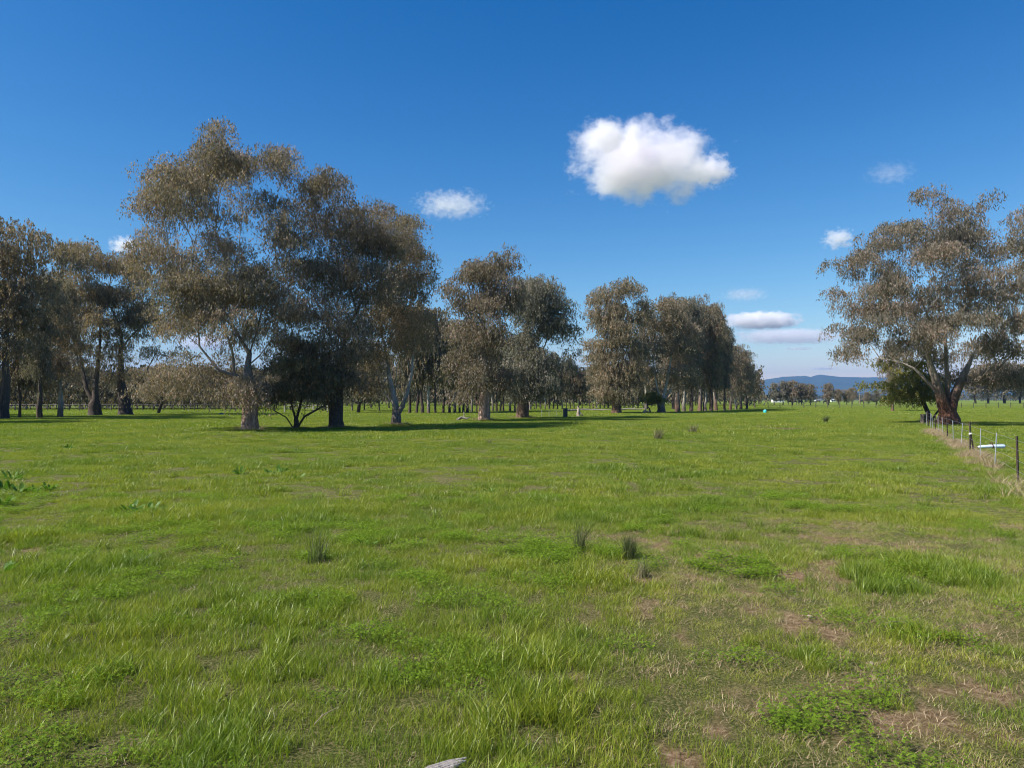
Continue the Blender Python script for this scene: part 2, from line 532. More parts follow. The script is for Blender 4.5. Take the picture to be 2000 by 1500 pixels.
def skeleton(stems, limbs, clumps, tr, alpha=.35, step=.8):
    """returns node positions and parents. stems: list of polylines starting at the ground."""
    pos, par, plen = [], [], []

    def add(p, pa):
        pos.append(np.array(p, float)); par.append(pa)
        plen.append(0 if pa < 0 else plen[pa] + np.linalg.norm(pos[-1] - pos[pa]))
        return len(pos) - 1
    root = add(stems[0][0], -1)
    for st in stems:
        last = int(np.argmin([np.linalg.norm(np.array(st[0]) - q) for q in pos]))
        for p in st[1:]: last = add(p, last)

    def attach(p, al, minz):
        Pn = np.array(pos); d = np.linalg.norm(Pn - p, axis=1)
        cost = d + al * np.array(plen) + np.where(Pn[:, 2] > p[2] + .3, (Pn[:, 2] - p[2]) * 1.2, 0) + np.where(Pn[:, 2] < minz, 4.0, 0)
        return int(np.argmin(cost))

    def grow(p, a, wob, upbias):
        s = pos[a].copy(); dist = np.linalg.norm(p - s)
        n = max(1, int(dist / step))
        last = a
        mid = (s + p) / 2 + np.array([0, 0, upbias * dist]) + tr.normal(0, wob * dist, 3) - np.array([(p - s)[0], (p - s)[1], 0]) * .10
        for i in range(1, n + 1):
            u_ = i / n
            last = add((1 - u_) ** 2 * s + 2 * u_ * (1 - u_) * mid + u_ * u_ * p + (tr.normal(0, .05, 3) * step if i < n else 0), last)
        return last
    minz = min(max(st[-1][2], .5) for st in stems) * .72
    for lb in sorted(limbs, key=lambda q: np.linalg.norm(q - pos[0])):
        grow(lb, attach(lb, .55, minz), .05, .05)
    order = np.argsort(np.linalg.norm(clumps[:, :3] - pos[0], axis=1))
    for i in order:
        c = clumps[i, :3] - np.array([0, 0, .1])
        grow(c, attach(c, alpha, minz), .06, .04)
    return np.array(pos), np.array(par)


def bark_mesh(name, pos, par, rtrunk, rtip, mat, tr, flare=1.35, thin=.62):
    n = len(pos)
    ch = [[] for _ in range(n)]
    for i, p in enumerate(par):
        if p >= 0: ch[p].append(i)
    load = np.zeros(n)
    for i in range(n - 1, -1, -1):
        if not ch[i]: load[i] = 1
        if par[i] >= 0: load[par[i]] += load[i]
    e = math.log(rtrunk / rtip) / math.log(max(load[0], 2))
    r = rtip * load ** e
    pl_ = np.zeros(n)
    for i in range(n):
        if par[i] >= 0: pl_[i] = pl_[par[i]] + np.linalg.norm(pos[i] - pos[par[i]])
    r = r * (1 - thin * np.clip((pl_ - 1.2) / 4.5, 0, 1))
    V, F = [], []
    stack = [(0, -1)]
    cnt = 0
    while stack:
        i, pa = stack.pop()
        chain = [] if pa < 0 else [pa]
        j = i
        while True:
            chain.append(j)
            if not ch[j]: break
            c = sorted(ch[j], key=lambda q: -load[q])
            for o_ in c[1:]: stack.append((o_, j))
            j = c[0]
        rad_ = [r[q] for q in chain]
        if pa >= 0: rad_[0] = min(r[pa], r[i] * 1.15)
        rad_[-1] *= .5
        big = max(rad_)
        ns = 14 if big > .25 else 9 if big > .12 else 6 if big > .05 else 3
        pts = [pos[q] for q in chain]
        if pa < 0:                                                # thicken and subdivide the butt
            np_, nrad = [], []
            z0 = pts[0]
            for u_ in (0, .12, .3, .55, .8):
                np_.append(z0 + (pts[1] - z0) * u_)
                nrad.append(rad_[0] * (1 + (flare - 1) * math.exp(-u_ * np.linalg.norm(pts[1] - z0) / .28)))
            pts = np_ + pts[1:]; rad_ = nrad + rad_[1:]
        b0 = len(V); ref = np.array([1., 0, 0])
        pts = np.array(pts)
        for q in range(len(pts)):
            d = pts[min(q + 1, len(pts) - 1)] - pts[max(q - 1, 0)]
            d = d / (np.linalg.norm(d) + 1e-9)
            if abs(ref @ d) > .95: ref = np.array([0, 1., 0])
            u1 = ref - d * (ref @ d); u1 /= np.linalg.norm(u1); ref = u1
            u2 = np.cross(d, u1)
            for k in range(ns):
                a = 2 * math.pi * k / ns
                lump = 1
                if ns > 8:
                    lump = 1 + .13 * math.sin(3 * a + 1.3 * q * .2 + cnt) + .08 * math.sin(5 * a + cnt * 2 + q * .15) + tr.normal(0, .025)
                V.append(pts[q] + (u1 * math.cos(a) + u2 * math.sin(a)) * rad_[q] * lump)
        for q in range(len(pts) - 1):
            for k in range(ns):
                a = b0 + q * ns + k; b_ = b0 + q * ns + (k + 1) % ns
                F.append((a, b_, b_ + ns, a + ns))
        cnt += 1
    return raw_mesh(name, np.array(V), np.array(F), mat, True)


def lobes_to_clumps(lobes, per_m2, tr, tint=0.0, low=.5, fill=.12):
    out = []
    for (x, y, z, rx, ry, rz, dens) in lobes:
        n = max(2, int(per_m2 * dens * math.pi * (rx * rz + rx * ry) * .5))
        lt = tr.normal(tint, .07)
        for _ in range(n):
            v = tr.normal(0, 1, 3); v /= np.linalg.norm(v)
            if v[2] < -.25 and tr.random() < low: v[2] = abs(v[2])
            q = tr.uniform(.35, 1.0) ** .55 * tr.uniform(.85, 1.22)
            out.append((x + v[0] * rx * q, y + v[1] * ry * q, z + v[2] * rz * q, lt + .05 * v[2]))
    # sprays between neighbouring boughs, so the crown closes up and its edge stays ragged
    n0 = len(out)
    for i, a in enumerate(lobes):
        for b in lobes[i + 1:]:
            pa, pb = np.array(a[:3]), np.array(b[:3])
            d = np.linalg.norm(pa - pb); reach = (a[3] + b[3]) * 1.25
            if d < reach and min(a[6], b[6]) > .65 and tr.random() < .8:
                for _ in range(max(1, int(per_m2 * a[3] * b[3] * fill))):
                    u_ = tr.uniform(.2, .8)
                    c = pa + (pb - pa) * u_ + tr.normal(0, .38 * min(a[3], b[3]), 3)
                    out.append((c[0], c[1], c[2], tr.normal(tint, .08)))
    return np.array(out)


def gum(name, base, lobes, trunk_r, stems, seed, label, group=None, mats=(None, None), per_m2=1.0, nper=150, leaf=(.16, .045), r=.62, droop=.75,
        back=True, tint=0.0, flare=1.35, depth=.55, rtip=.012, cat="tree", dens_=3.7):
    """a unique tree: lobes given as photo pixels (px, py, rx, ry[, density]) at the tree's own distance"""
    tr = np.random.default_rng(seed)
    per_m2 *= dens_; r *= 1.15; nper = int(nper * 1.35)
    bx, by = P(*base)
    s = by / FPX
    cx = np.mean([l[0] for l in lobes]); half = (max(l[0] + l[2] for l in lobes) - min(l[0] - l[2] for l in lobes)) / 2 * s
    L = []
    for i, l in enumerate(lobes):
        dens = l[4] if len(l) > 4 else 1.0
        px, py, rx, ry = l[:4]
        ins = .38 * r / s
        rx, ry, py = max(.6 * rx, rx - ins), max(.6 * ry, ry - ins * .7), py + ins * .15
        off = half * depth * math.sqrt(max(.08, 1 - min(.95, abs((px - cx) * s / half)) ** 2))
        oy = tr.uniform(.25, 1) * off * (-1 if i % 2 else 1)
        x = (px - 1000) * s - bx; z = (HOR - py) * s + CAMH
        k = (by + oy) / by
        L.append((x, oy, z, rx * s, rx * s * .95, ry * s, dens))
        if back:
            L.append((x * .92, -oy * .85, z * .97, rx * s * .85, rx * s * .85, ry * s * .85, dens * .8))
    cl = lobes_to_clumps(L, per_m2, tr, tint)
    cl = cl[cl[:, 2] > .9]
    limbs = [np.array([l[0], l[1], l[2] - l[5] * .4]) for l in L]
    pos, par = skeleton(stems, limbs, cl, tr)
    root = link(name, None, loc=(bx, by, gz(bx, by) - .05))
    tag(root, label, cat, group)
    link("trunk", bark_mesh("trunk", pos, par, trunk_r, rtip, mats[1], tr, flare), root)
    cm_ = link("crown", crown_mesh("crown", cl, mats[0], nper, leaf[0], leaf[1], r, droop, tr), root)
    return root


# tall gum with the pinkish trunk, left of centre
gum("gum_tree", (487, 842), [
    (420, 315, 62, 60), (445, 280, 38, 26), (335, 350, 58, 50), (300, 410, 38, 55), (285, 480, 28, 50), (380, 400, 60, 50, .7), (530, 305, 40, 36), (568, 345, 22, 40, .8),
    (500, 390, 45, 60, .6), (335, 520, 55, 50, .9), (420, 490, 60, 50, .6), (400, 580, 75, 55), (490, 560, 70, 60), (560, 480, 45, 60), (350, 620, 55, 40, .8),
    (470, 640, 60, 40, .8), (350, 735, 55, 30), (310, 765, 28, 22, .9), (420, 760, 50, 32), (505, 768, 48, 34), (395, 705, 40, 25, .6), (560, 620, 50, 60, .8)],
    .40, [[(0, 0, 0), (.0, 0, .8), (.05, 0, 1.6), (-.1, .1, 2.6)], ], 11,
    "tallest gum tree, with a pinkish brown trunk and drooping foliage down to its first bough", "gum trees in the near clump",
    (M_GUM, M_BARK_LIT), 1.35, 185, (.15, .046), .62, .8)
gum("gum_tree", (655, 838), [
    (620, 365, 32, 42), (655, 390, 50, 42), (720, 420, 50, 40), (600, 440, 50, 50), (680, 470, 65, 50), (750, 480, 48, 50), (620, 540, 65, 55), (705, 560, 60, 50),
    (770, 560, 45, 50, .8), (650, 630, 60, 45), (600, 690, 55, 45, .9), (690, 670, 60, 45), (640, 740, 50, 36, .9), (560, 690, 40, 45, .8), (700, 745, 40, 30, .7)],
    .38, [[(0, 0, 0), (0, 0, 1.2), (.05, .1, 2.4), (.0, .1, 3.6)]], 12,
    "big dark-trunked gum tree with a sloping dense crown, next right of the tallest gum", "gum trees in the near clump",
    (M_GUM, M_BARK_DARK), 1.0, 175, (.15, .046), .62, .8, tint=.05)
gum("gum_tree", (773, 832), [
    (795, 430, 30, 30), (775, 470, 45, 40), (810, 510, 34, 45), (832, 560, 22, 55), (780, 560, 45, 45), (815, 620, 32, 40), (745, 620, 45, 50), (725, 700, 35, 40), (835, 660, 22, 36), (790, 660, 40, 40), (720, 750, 34, 24)],
    .29, [[(0, 0, 0), (.0, 0, .6), (-.02, 0, 1.25), (-.45, .1, 3.2), (-.75, .1, 5.2)], [(0, 0, .6), (.4, -.1, 1.25), (.75, -.1, 2.2), (1.0, -.1, 3.4), (1.15, 0, 5.2)], [(0, 0, 1.25), (-.05, .1, 2.4), (.1, .2, 5.0)], [(0, 0, 1.25), (-.7, -.1, 2.2), (-1.2, -.1, 3.6)]], 13,
    "gum tree with pale bare forked limbs at the right end of the near clump", "gum trees in the near clump",
    (M_GUM_BROWN, M_BARK_PALE), 1.15, 170, (.16, .05), .65, .85, tint=.04)
gum("small_tree", (577, 840), [
    (545, 770, 40, 24), (600, 762, 45, 30), (640, 775, 35, 22), (580, 725, 55, 30), (650, 735, 35, 26)],
    .13, [[(0, 0, 0), (-.5, 0, .75), (-1.2, 0, 1.15), (-2.1, .1, 1.5)], [(0, 0, 0), (.5, 0, .8), (1.1, .1, 1.15), (2.0, .1, 1.55)], [(0, 0, 0), (-.05, .1, .8), (-.3, .1, 1.7)], [(0, 0, 0), (.1, -.1, .7), (.35, -.1, 1.7)]], 14,
    "low spreading multi-stemmed small tree between the two tallest gum trees", None,
    (M_DARKLEAF, M_BARK_DARK), 1.5, 130, (.14, .05), .5, .5, flare=1.1)
gum("small_tree", (700, 806), [(700, 750, 45, 26), (725, 770, 28, 18), (672, 772, 26, 16)],
    .2, [[(0, 0, 0), (.1, 0, 1.2)]], 15, "low dark round tree seen between the dark trunk and the pale-limbed gum", None,
    (M_GUM_GREY, M_BARK_DARK), .7, 110, (.25, .09), .9, .9)

gum("gum_tree", (945, 823), [
    (925, 528, 34, 28), (985, 510, 32, 24), (955, 540, 40, 34), (895, 575, 30, 36), (945, 600, 45, 42), (995, 580, 36, 40), (905, 650, 42, 42), (965, 665, 42, 42), (890, 720, 32, 40),
    (940, 735, 40, 36), (985, 740, 34, 32), (900, 770, 24, 20, .8)],
    .42, [[(0, 0, 0), (.0, 0, .9), (.02, 0, 2.4), (-.1, 0, 4.5), (-.1, 0, 6.5)], [(0, 0, .9), (-.6, 0, 1.6), (-1.4, 0, 2.8)]], 16,
    "gum with a sunlit red-brown trunk and bulky two-peaked crown, left of a pair", "pair of gum trees in mid field",
    (M_GUM, M_BARK_LIT), 1.05, 115, (.21, .066), .75, .9, flare=1.25)
gum("gum_tree", (1020, 818), [
    (1030, 560, 34, 30), (1065, 575, 36, 32), (1095, 605, 28, 36), (1030, 615, 40, 38), (1075, 640, 34, 30), (1115, 650, 18, 45, .9), (1020, 680, 36, 36), (1010, 735, 44, 34), (1055, 745, 40, 28), (1025, 770, 36, 16), (1050, 700, 30, 30),
    (1100, 720, 20, 36, .45), (1120, 700, 12, 36, .6)],
    .5, [[(0, 0, 0), (0, 0, 1.1), (.0, 0, 2.0), (.1, 0, 4.2)], [(0, 0, 2.0), (.8, 0, 4.2), (2.0, 0, 6.5)]], 17,
    "gum with a thick short dark trunk and rounded open crown, right of a pair", "pair of gum trees in mid field",
    (M_GUM_GREY, M_BARK), 1.1, 120, (.23, .07), .8, .9, flare=1.25)

# tree by the fence on the right
gum("gum_tree", (1853, 832), [
    (1914, 385, 26, 22), (1766, 418, 32, 24), (1815, 428, 36, 24), (1860, 432, 32, 28), (1960, 430, 40, 32), (1676, 482, 26, 22), (1656, 510, 10, 18, .8), (1714, 480, 34, 30), (1766, 478, 40, 34),
    (1830, 490, 44, 34), (1890, 480, 40, 36), (1945, 500, 40, 34), (2000, 480, 40, 36), (1652, 578, 12, 20, .8), (1688, 560, 30, 18), (1735, 562, 42, 26), (1792, 560, 40, 30), (1880, 560, 46, 34),
    (1947, 575, 40, 36), (2010, 560, 44, 44), (1655, 640, 14, 20, .8), (1695, 636, 34, 20), (1740, 648, 42, 22), (1805, 655, 36, 20, .8), (1930, 630, 40, 34), (1990, 640, 44, 40), (1945, 685, 40, 26, .8),
    (1642, 683, 7, 12, .7), (1700, 690, 32, 14, .8), (1850, 600, 40, 26, .9), (1770, 600, 48, 26), (1830, 640, 44, 26), (1715, 600, 38, 24), (1765, 520, 48, 24), (1700, 522, 30, 20), (1780, 668, 38, 20), (1860, 665, 34, 20), (1945, 735, 40, 22), (1975, 745, 36, 20), (1900, 690, 40, 24), (1890, 735, 28, 22, .7), (1790, 690, 26, 16, .7), (2050, 520, 44, 50), (2060, 620, 40, 40), (2030, 430, 30, 30)],
    .64, [[(0, 0, 0), (.0, 0, .5), (.0, 0, 1.1), (-.05, .1, 4.2), (-.2, .1, 7.5)], [(0, 0, .5), (-.35, -.1, 1.2), (-.75, -.2, 2.3), (-1.5, -.3, 4.6)], [(0, 0, 1.1), (.35, .1, 1.8), (.8, .1, 2.8), (1.8, .2, 4.8)], [(0, 0, .5), (.42, -.1, 1.2), (.75, .1, 2.2), (1.2, .2, 3.4)],
          [(-.35, -.1, 1.2), (-.9, -.3, 2.2), (-2.4, -.4, 3.7), (-4.0, -.4, 4.4)]], 18,
    "large spreading gum tree with a red-brown multi-stemmed trunk beside the wire fence", None,
    (M_GUM, M_BARK_RED), 1.1, 140, (.17, .052), .62, .72, flare=1.15, depth=.6)
gum("small_tree", (1816, 827), [
    (1790, 745, 30, 24), (1765, 722, 28, 20), (1805, 712, 26, 18), (1770, 775, 34, 20), (1830, 745, 24, 26), (1735, 755, 24, 16, .8), (1708, 752, 18, 10, .7), (1740, 782, 22, 12), (1812, 780, 30, 16), (1725, 708, 18, 12, .6)],
    .17, [[(0, 0, 0), (-.15, 0, .8), (-.5, 0, 1.6), (-.8, 0, 2.6)], [(0, 0, 0), (.4, 0, .7), (.9, 0, 1.3), (.7, 0, 2.4)]], 19,
    "thin crooked small tree with golden green leaves left of the red-brown trunk", None,
    (M_WATTLE, M_BARK_DARK), 1.25, 110, (.15, .06), .5, .5, flare=1.1)

# --- rows of trees made from a few kinds, each tree an object of its own


def proto_tree(seed, H, Wd, leafn, nclump, leaf, r, mats, trunk_r=.25, clear=.16, shape='round', tint=0.0, nlobes=12):
    tr = np.random.default_rng(seed)
    L = []
    for i in range(nlobes):
        u_ = (i + .5) / nlobes
        z = H * (clear + .12 + (.86 - clear) * u_)
        if shape == 'round': wv = math.sin(math.pi * (.2 + .72 * u_)) ** .8
        elif shape == 'tall': wv = (1 - u_) ** .45 * .9 + .12
        else: wv = .35 + .75 * u_ if u_ < .7 else 1.0 - (u_ - .7) * 1.6
        a = i * 2.4 + tr.uniform(-.5, .5)
        rr_ = Wd * .5 * wv
        lr = Wd * .5 * tr.uniform(.42, .6) * (.55 + .45 * wv)
        off = max(0, rr_ - lr)
        L.append((math.cos(a) * off, math.sin(a) * off, min(z, H - lr * .7), lr, lr, lr * tr.uniform(.75, 1.15), 1.0))
    area = sum(math.pi * (l[3] * l[5] + l[3] * l[4]) * .5 for l in L)
    cl = lobes_to_clumps(L, nclump / area, tr, tint)
    limbs = [np.array([l[0], l[1], l[2] - l[5] * .3]) for l in L]
    stems = [[(0, 0, 0), (tr.normal(0, .08), tr.normal(0, .08), H * .07), (tr.normal(0, .15), tr.normal(0, .15), H * clear), (tr.normal(0, .3), tr.normal(0, .3), H * (clear + .14))]]
    pos, par = skeleton(stems, limbs, cl, tr, .35, 1.1)
    return (bark_mesh("trunk", pos, par, trunk_r, .018, mats[1], tr, 1.2),
            crown_mesh("crown", cl, mats[0], leafn, leaf[0], leaf[1], r, r * 1.15, tr), H)


def place(name, pt, px, py, top, label, group=None, wscale=1.0, rz=None, cat="tree", base_override=None):
    x, y = base_override or P(px, py)
    H = (py - top) / FPX * y if base_override is None else top
    s = H / pt[2]
    root = link(name, None, loc=(x, y, gz(x, y) - .05), rot=(0, 0, random.uniform(0, 6.28) if rz is None else rz), scale=(s * wscale, s * wscale, s))
    tag(root, label, cat, group)
    link("trunk", pt[0], root); link("crown", pt[1], root)
    return root


MIDL = (.27, .085)
mid = [proto_tree(31, 16, 9, 95, 250, MIDL, .85, (M_GUM, M_BARK), .42, .10, 'round', .02, 16),
       proto_tree(32, 16, 8, 95, 230, MIDL, .85, (M_GUM_BROWN, M_BARK_PALE), .36, .10, 'tall', .0, 16),
       proto_tree(33, 16, 10, 95, 270, MIDL, .85, (M_GUM_GREY, M_BARK_DARK), .42, .13, 'vase', .0, 17),
       proto_tree(34, 16, 10.5, 95, 260, MIDL, .9, (M_GUM_BROWN, M_BARK_DARK), .42, .2, 'vase', .04, 15)]
FARL = (.42, .16)
far = [proto_tree(41, 12, 6.5, 60, 90, FARL, .95, (M_GUM, M_BARK_DARK), .22, .22, 'round', .0, 10),
       proto_tree(42, 12, 5.5, 60, 80, FARL, .95, (M_GUM_GREY, M_BARK_DARK), .2, .2, 'tall', .0, 10),
       proto_tree(43, 12, 7.5, 60, 95, FARL, .95, (M_GUM_BROWN, M_BARK_DARK), .24, .2, 'vase', .03, 10),
       proto_tree(44, 12, 7.0, 60, 90, FARL, .95, (M_GUM_BROWN, M_BARK_PALE), .22, .15, 'round', .05, 10)]

full = [proto_tree(51, 10, 5.0, 60, 110, FARL, .8, (M_GUM_GREY, M_BARK_DARK), .2, .12, 'tall', .0, 11),
        proto_tree(52, 10, 8.0, 60, 120, FARL, .9, (M_GUM, M_BARK_DARK), .24, .12, 'round', .0, 11),
        proto_tree(53, 10, 9.0, 60, 120, FARL, .9, (M_GUM_BROWN, M_BARK_DARK), .22, .12, 'vase', .05, 11)]
# left: tall shaded gums
gl_ = "tall shaded gum trees at the left"
place("gum_tree", mid[3], 8, 820, 436, "leftmost tall gum tree, its thick dark fork cut by the picture's edge", gl_, 1.0, 1.1)
place("gum_tree", far[0], 39, 816, 640, "slim crooked gum with a thin Y-shaped stem, beside the leftmost forked gum", gl_, .8, .5)
place("gum_tree", mid[2], 78, 817, 545, "tall gum tree with a straight thick dark trunk, third trunk from the left", gl_, .72, 2.0)
place("gum_tree", mid[1], 119, 815, 540, "gum tree with a slim straight trunk between the straight thick trunk and the three-forked gum", gl_, .8, 3.4)
gum("gum_tree", (185, 812), [(130, 490, 36, 26), (170, 510, 40, 34), (120, 550, 36, 34, .8), (185, 580, 40, 34), (140, 620, 44, 34), (200, 650, 40, 34, .7), (150, 690, 36, 30, .7), (215, 700, 30, 26, .6), (110, 660, 30, 34, .8)],
    .55, [[(0, 0, 0), (0, 0, 1.2), (-.9, 0, 3.0), (-1.6, 0, 6.5)], [(0, 0, 1.2), (.05, 0, 1.8), (.1, 0, 3.5), (.5, 0, 7.0)], [(0, 0, 1.2), (.4, .1, 1.9), (1.4, .1, 3.4), (2.4, .1, 6.0)]], 21,
    "gum tree whose dark trunk splits low into three long bare limbs", gl_, (M_GUM_BROWN, M_BARK_DARK), .75, 100, (.25, .075), .85, .95)
gum("gum_tree", (244, 811), [(225, 515, 36, 30), (265, 530, 36, 34), (215, 580, 40, 30), (285, 590, 36, 34, .9), (250, 630, 44, 36), (310, 640, 30, 34, .8), (330, 690, 22, 26, .7), (270, 690, 34, 28, .6), (230, 740, 26, 20, .6)],
    .6, [[(0, 0, 0), (0, 0, 1.3), (.5, 0, 2.4), (2.2, 0, 4.6), (3.4, 0, 7.0)], [(0, 0, 0), (-.1, .1, 1.4), (-.5, .2, 3.4), (-.6, .2, 7)]], 22,
    "stout dark gum leaning its main limb right, next to the three-forked gum", gl_, (M_GUM_BROWN, M_BARK_DARK), .75, 100, (.25, .075), .85, .95)
gum("small_tree", (309, 808), [(305, 765, 22, 16), (330, 755, 22, 16), (290, 780, 10, 9), (345, 775, 16, 10)], .18,
    [[(0, 0, 0), (.25, 0, .9), (.5, 0, 1.6)]], 23, "small leaning tree with dry-looking leaves right of the shaded gums", None, (M_GUM, M_BARK_DARK), 1.2, 60, (.24, .08), .7, .6)
# the row goes on beyond the picture's left edge and shades it
for k, (x, y, Hh) in enumerate([(-51, 58, 17), (-58, 66, 17), (-47, 49.5, 16), (-65, 75, 17), (-56, 54, 16)]):
    place("gum_tree", mid[(k + 1) % 4], 0, 0, Hh, "shaded gum tree of the row running on beyond the picture's left edge", gl_, 1, None, "tree", (x, y))

# receding row, right of centre
gr_ = "receding row of gum trees right of centre"
gum("gum_tree", (1204, 807), [(1175, 580, 26, 24), (1215, 565, 28, 18), (1243, 570, 16, 22), (1165, 625, 24, 28), (1205, 615, 34, 30), (1250, 615, 22, 34), (1160, 680, 24, 26, .8), (1205, 680, 30, 28, .7),
                              (1245, 685, 26, 28), (1200, 650, 40, 26), (1180, 700, 36, 20), (1230, 715, 30, 18), (1175, 730, 30, 22, .8), (1225, 740, 30, 22), (1195, 768, 30, 15), (1220, 775, 22, 12), (1190, 745, 34, 20), (1175, 768, 22, 12)],
    .52, [[(0, 0, 0), (0, 0, 1.0), (0, 0, 2.2), (-.2, 0, 4.5), (0, 0, 8)]], 24, "first and nearest gum of the receding row, open crown over a short thick trunk", gr_, (M_GUM_BROWN, M_BARK), .75, 100, (.27, .085), .85, 1.0)
gum("gum_tree", (1292, 806), [(1300, 600, 26, 22), (1285, 640, 24, 30), (1320, 630, 26, 30), (1290, 690, 26, 28, .8), (1330, 680, 26, 30), (1270, 730, 18, 20, .6), (1320, 735, 28, 20, .7), (1345, 730, 20, 22)],
    .42, [[(0, 0, 0), (-.1, 0, 1.0), (-.7, 0, 4.0), (-1.1, 0, 6.6)], [(-.1, 0, 1), (.2, 0, 1.8), (.7, -.1, 4.0), (1.2, -.1, 7.0)], [(-.1, 0, 1), (.6, -.1, 2.0), (2.0, -.2, 4.2), (2.8, -.2, 6.4)]], 25,
    "gum of the receding row with long white bare limbs fanning from a low fork", gr_, (M_GUM_BROWN, M_BARK_PALE), .6, 95, (.27, .085), .85, 1.0)
gum("small_tree", (1270, 806), [(1266, 782, 16, 9), (1284, 784, 16, 8), (1276, 774, 16, 8)], .09, [[(0, 0, 0), (-.1, 0, .5), (-.4, 0, 1.0)]], 26, "low olive bush under the white-limbed gum of the row", None,
    (M_WATTLE, M_BARK_DARK), 2.0, 60, (.2, .08), .5, .35, cat="bush")
row = [(1262, 800, 600, 1, .8, "gum filling the gap behind the first two gums of the receding row"), (1318, 800, 584, 2, .8, "tall grey-green gum rising behind the white-limbed gum"), (1323, 805, 590, 0, .8, "gum of the receding row close behind the white-limbed one, dense crown"),
       (1336, 804, 588, 1, .7, "narrow gum of the receding row, trunk second behind the white-limbed gum"),
       (1350, 804, 592, 2, .65, "thick-trunked gum of the receding row, in deep shade"),
       (1367, 803, 586, 0, .7, "gum of the receding row under the row's highest far peak"),
       (1377, 803, 600, 1, .75, "dark gum of the receding row with trunks crowding round it"),
       (1389, 803, 596, 3, .65, "gum of the receding row with a slightly leaning trunk, near the tall end"),
       (1398, 802, 602, 0, .62, "last of the tall gums of the receding row before the crowns step down"),
       (1415, 802, 640, 2, .55, "gum of the receding row whose crown hangs low to the ground"),
       (1426, 801, 668, 0, .8, "lower gum just past the step in the receding row"),
       (1437, 800, 672, 1, .85, "lower gum second past the step in the receding row"),
       (1447, 799.5, 678, 0, .8, "lower gum third past the step in the receding row"),
       (1458, 799, 690, 2, .8, "end gum of the receding row, its crown sloping down to the right")]
for (px, py, top, k, ws, lab) in row:
    place("gum_tree", mid[k], px, py, top, lab, gr_, ws)
place("gum_tree", far[0], 1474, 797, 725, "small rounded gum standing clear beyond the end of the receding row", None, 1.0)

# the plantation behind: rows of slim trunks
gp = "plantation trees in rows behind the paddock"
pl = [(v, 807, 612) for v in (800, 814, 825, 837, 850)] + [(v, 806, 640) for v in (866, 878, 888, 898, 905, 913)] + [(v, 805, 650) for v in (922, 931, 941)] + \
     [(v, 804, 660) for v in (952, 962, 970, 977, 983, 996, 1006)] + [(v, 799.5, 700) for v in (1047, 1056, 1065, 1073, 1081, 1089, 1098)] + \
     [(v, 798.5, 712) for v in (1106, 1114, 1121, 1130, 1137)] + [(v, 797.5, 716) for v in (1152, 1158, 1165, 1172, 1180, 1188, 1219, 1227, 1236, 1246, 1256)] + \
     [(v, 803, 690) for v in (612, 636, 664, 688, 712, 741)] + [(v, 798, 705) for v in (540, 575, 600, 725, 760, 790)]
random.seed(3)
ORD = ["first", "second", "third", "fourth", "fifth", "sixth", "seventh", "eighth", "ninth", "tenth", "last"]
BATCH = [(5, "in the cluster right of the pale-limbed gum"), (6, "in the gap left of the red-brown trunk"), (3, "close beside the red-brown trunk"),
         (7, "seen between the trunks of the pair"), (7, "above the netting, right of the pair"), (5, "above the pale stump"), (11, "either side of the row's first gum"),
         (6, "behind the spreading small tree and dark trunk"), (6, "farthest back behind the near clump")]
blab = [f"plantation tree, {ORD[q]} trunk from the left {ph}" for n_, ph in BATCH for q in range(n_)]
for i, (px, py, top) in enumerate(pl):
    place("plantation_tree", far[i % 4], px, py, top + random.uniform(-14, 14), blab[i], gp, random.uniform(.6, .85))
# thicket beyond the left fence line
gt = "brown-grey trees beyond the left fence line"
for i in range(44):
    px = -60 + i * 13.5 + random.uniform(-5, 5)
    place("far_tree", far[(i * 7 + 2) % 4], px, random.uniform(797, 800.5), random.uniform(712, 745), "brown-grey tree in the thicket beyond the far fence, behind the shaded gums", gt, random.uniform(.75, 1.1))
# right of centre, far across the field
gf_ = "trees standing in line far across the field"
ft = [(1512, 792, 748, 1, "first tree of the far line, slim and pointed"), (1529, 792, 744, 1, "second tree of the far line, with a pointed greenish crown"),
      (1547, 792, 743, 0, "tallest tree of the far line, third from its left end"), (1566, 792, 748, 0, "fourth tree of the far line, narrow crown"),
      (1583, 792, 750, 2, "broad tree of the far line with a wide lop-sided crown"), (1618, 792, 748.5, 0, "lone square-crowned tree in the gap beneath the blue hills"),
      (1637, 791, 761, 3, "low tree right of the square-crowned one"), (1653, 791, 762, 3, "low rounded tree before the brownish broad one"),
      (1664, 790, 757, 2, "broad brownish low tree near the wooden pole"), (1695, 791, 765, 0, "pale small tree left of the big fence-side gum's low leaves"), (1712, 791, 762, 1, "small tree half behind the golden green leaves")]
for (px, py, top, k, lab) in ft:
    place("far_tree", full[(1, 0, 1, 2)[k]] if k != 1 else full[0], px, py, top, lab, gf_, 1.15 if k == 1 else .95)
gr2 = "trees beyond the right-hand wire fence"
for (px, py, top, k, lab) in [(1905, 788, 722, 3, "brown tree beyond the far wires, left end of the right-hand trees"), (1930, 788, 712, 2, "broad pinkish-brown tree beyond the far wires on the right"),
                              (1962, 788, 706, 3, "tallest pinkish-brown tree beyond the far wires on the right"), (1992, 788, 712, 2, "pinkish-brown tree at the right edge beyond the far wires")]:
    place("far_tree", full[2] if k == 2 else full[1], px, py, top, lab, gr2, 1.15)
place("gum_tree", mid[0], 1743, 803, 665, "distant gum with a short thick pale trunk left of the big fence-side gum", None, .75, .3)

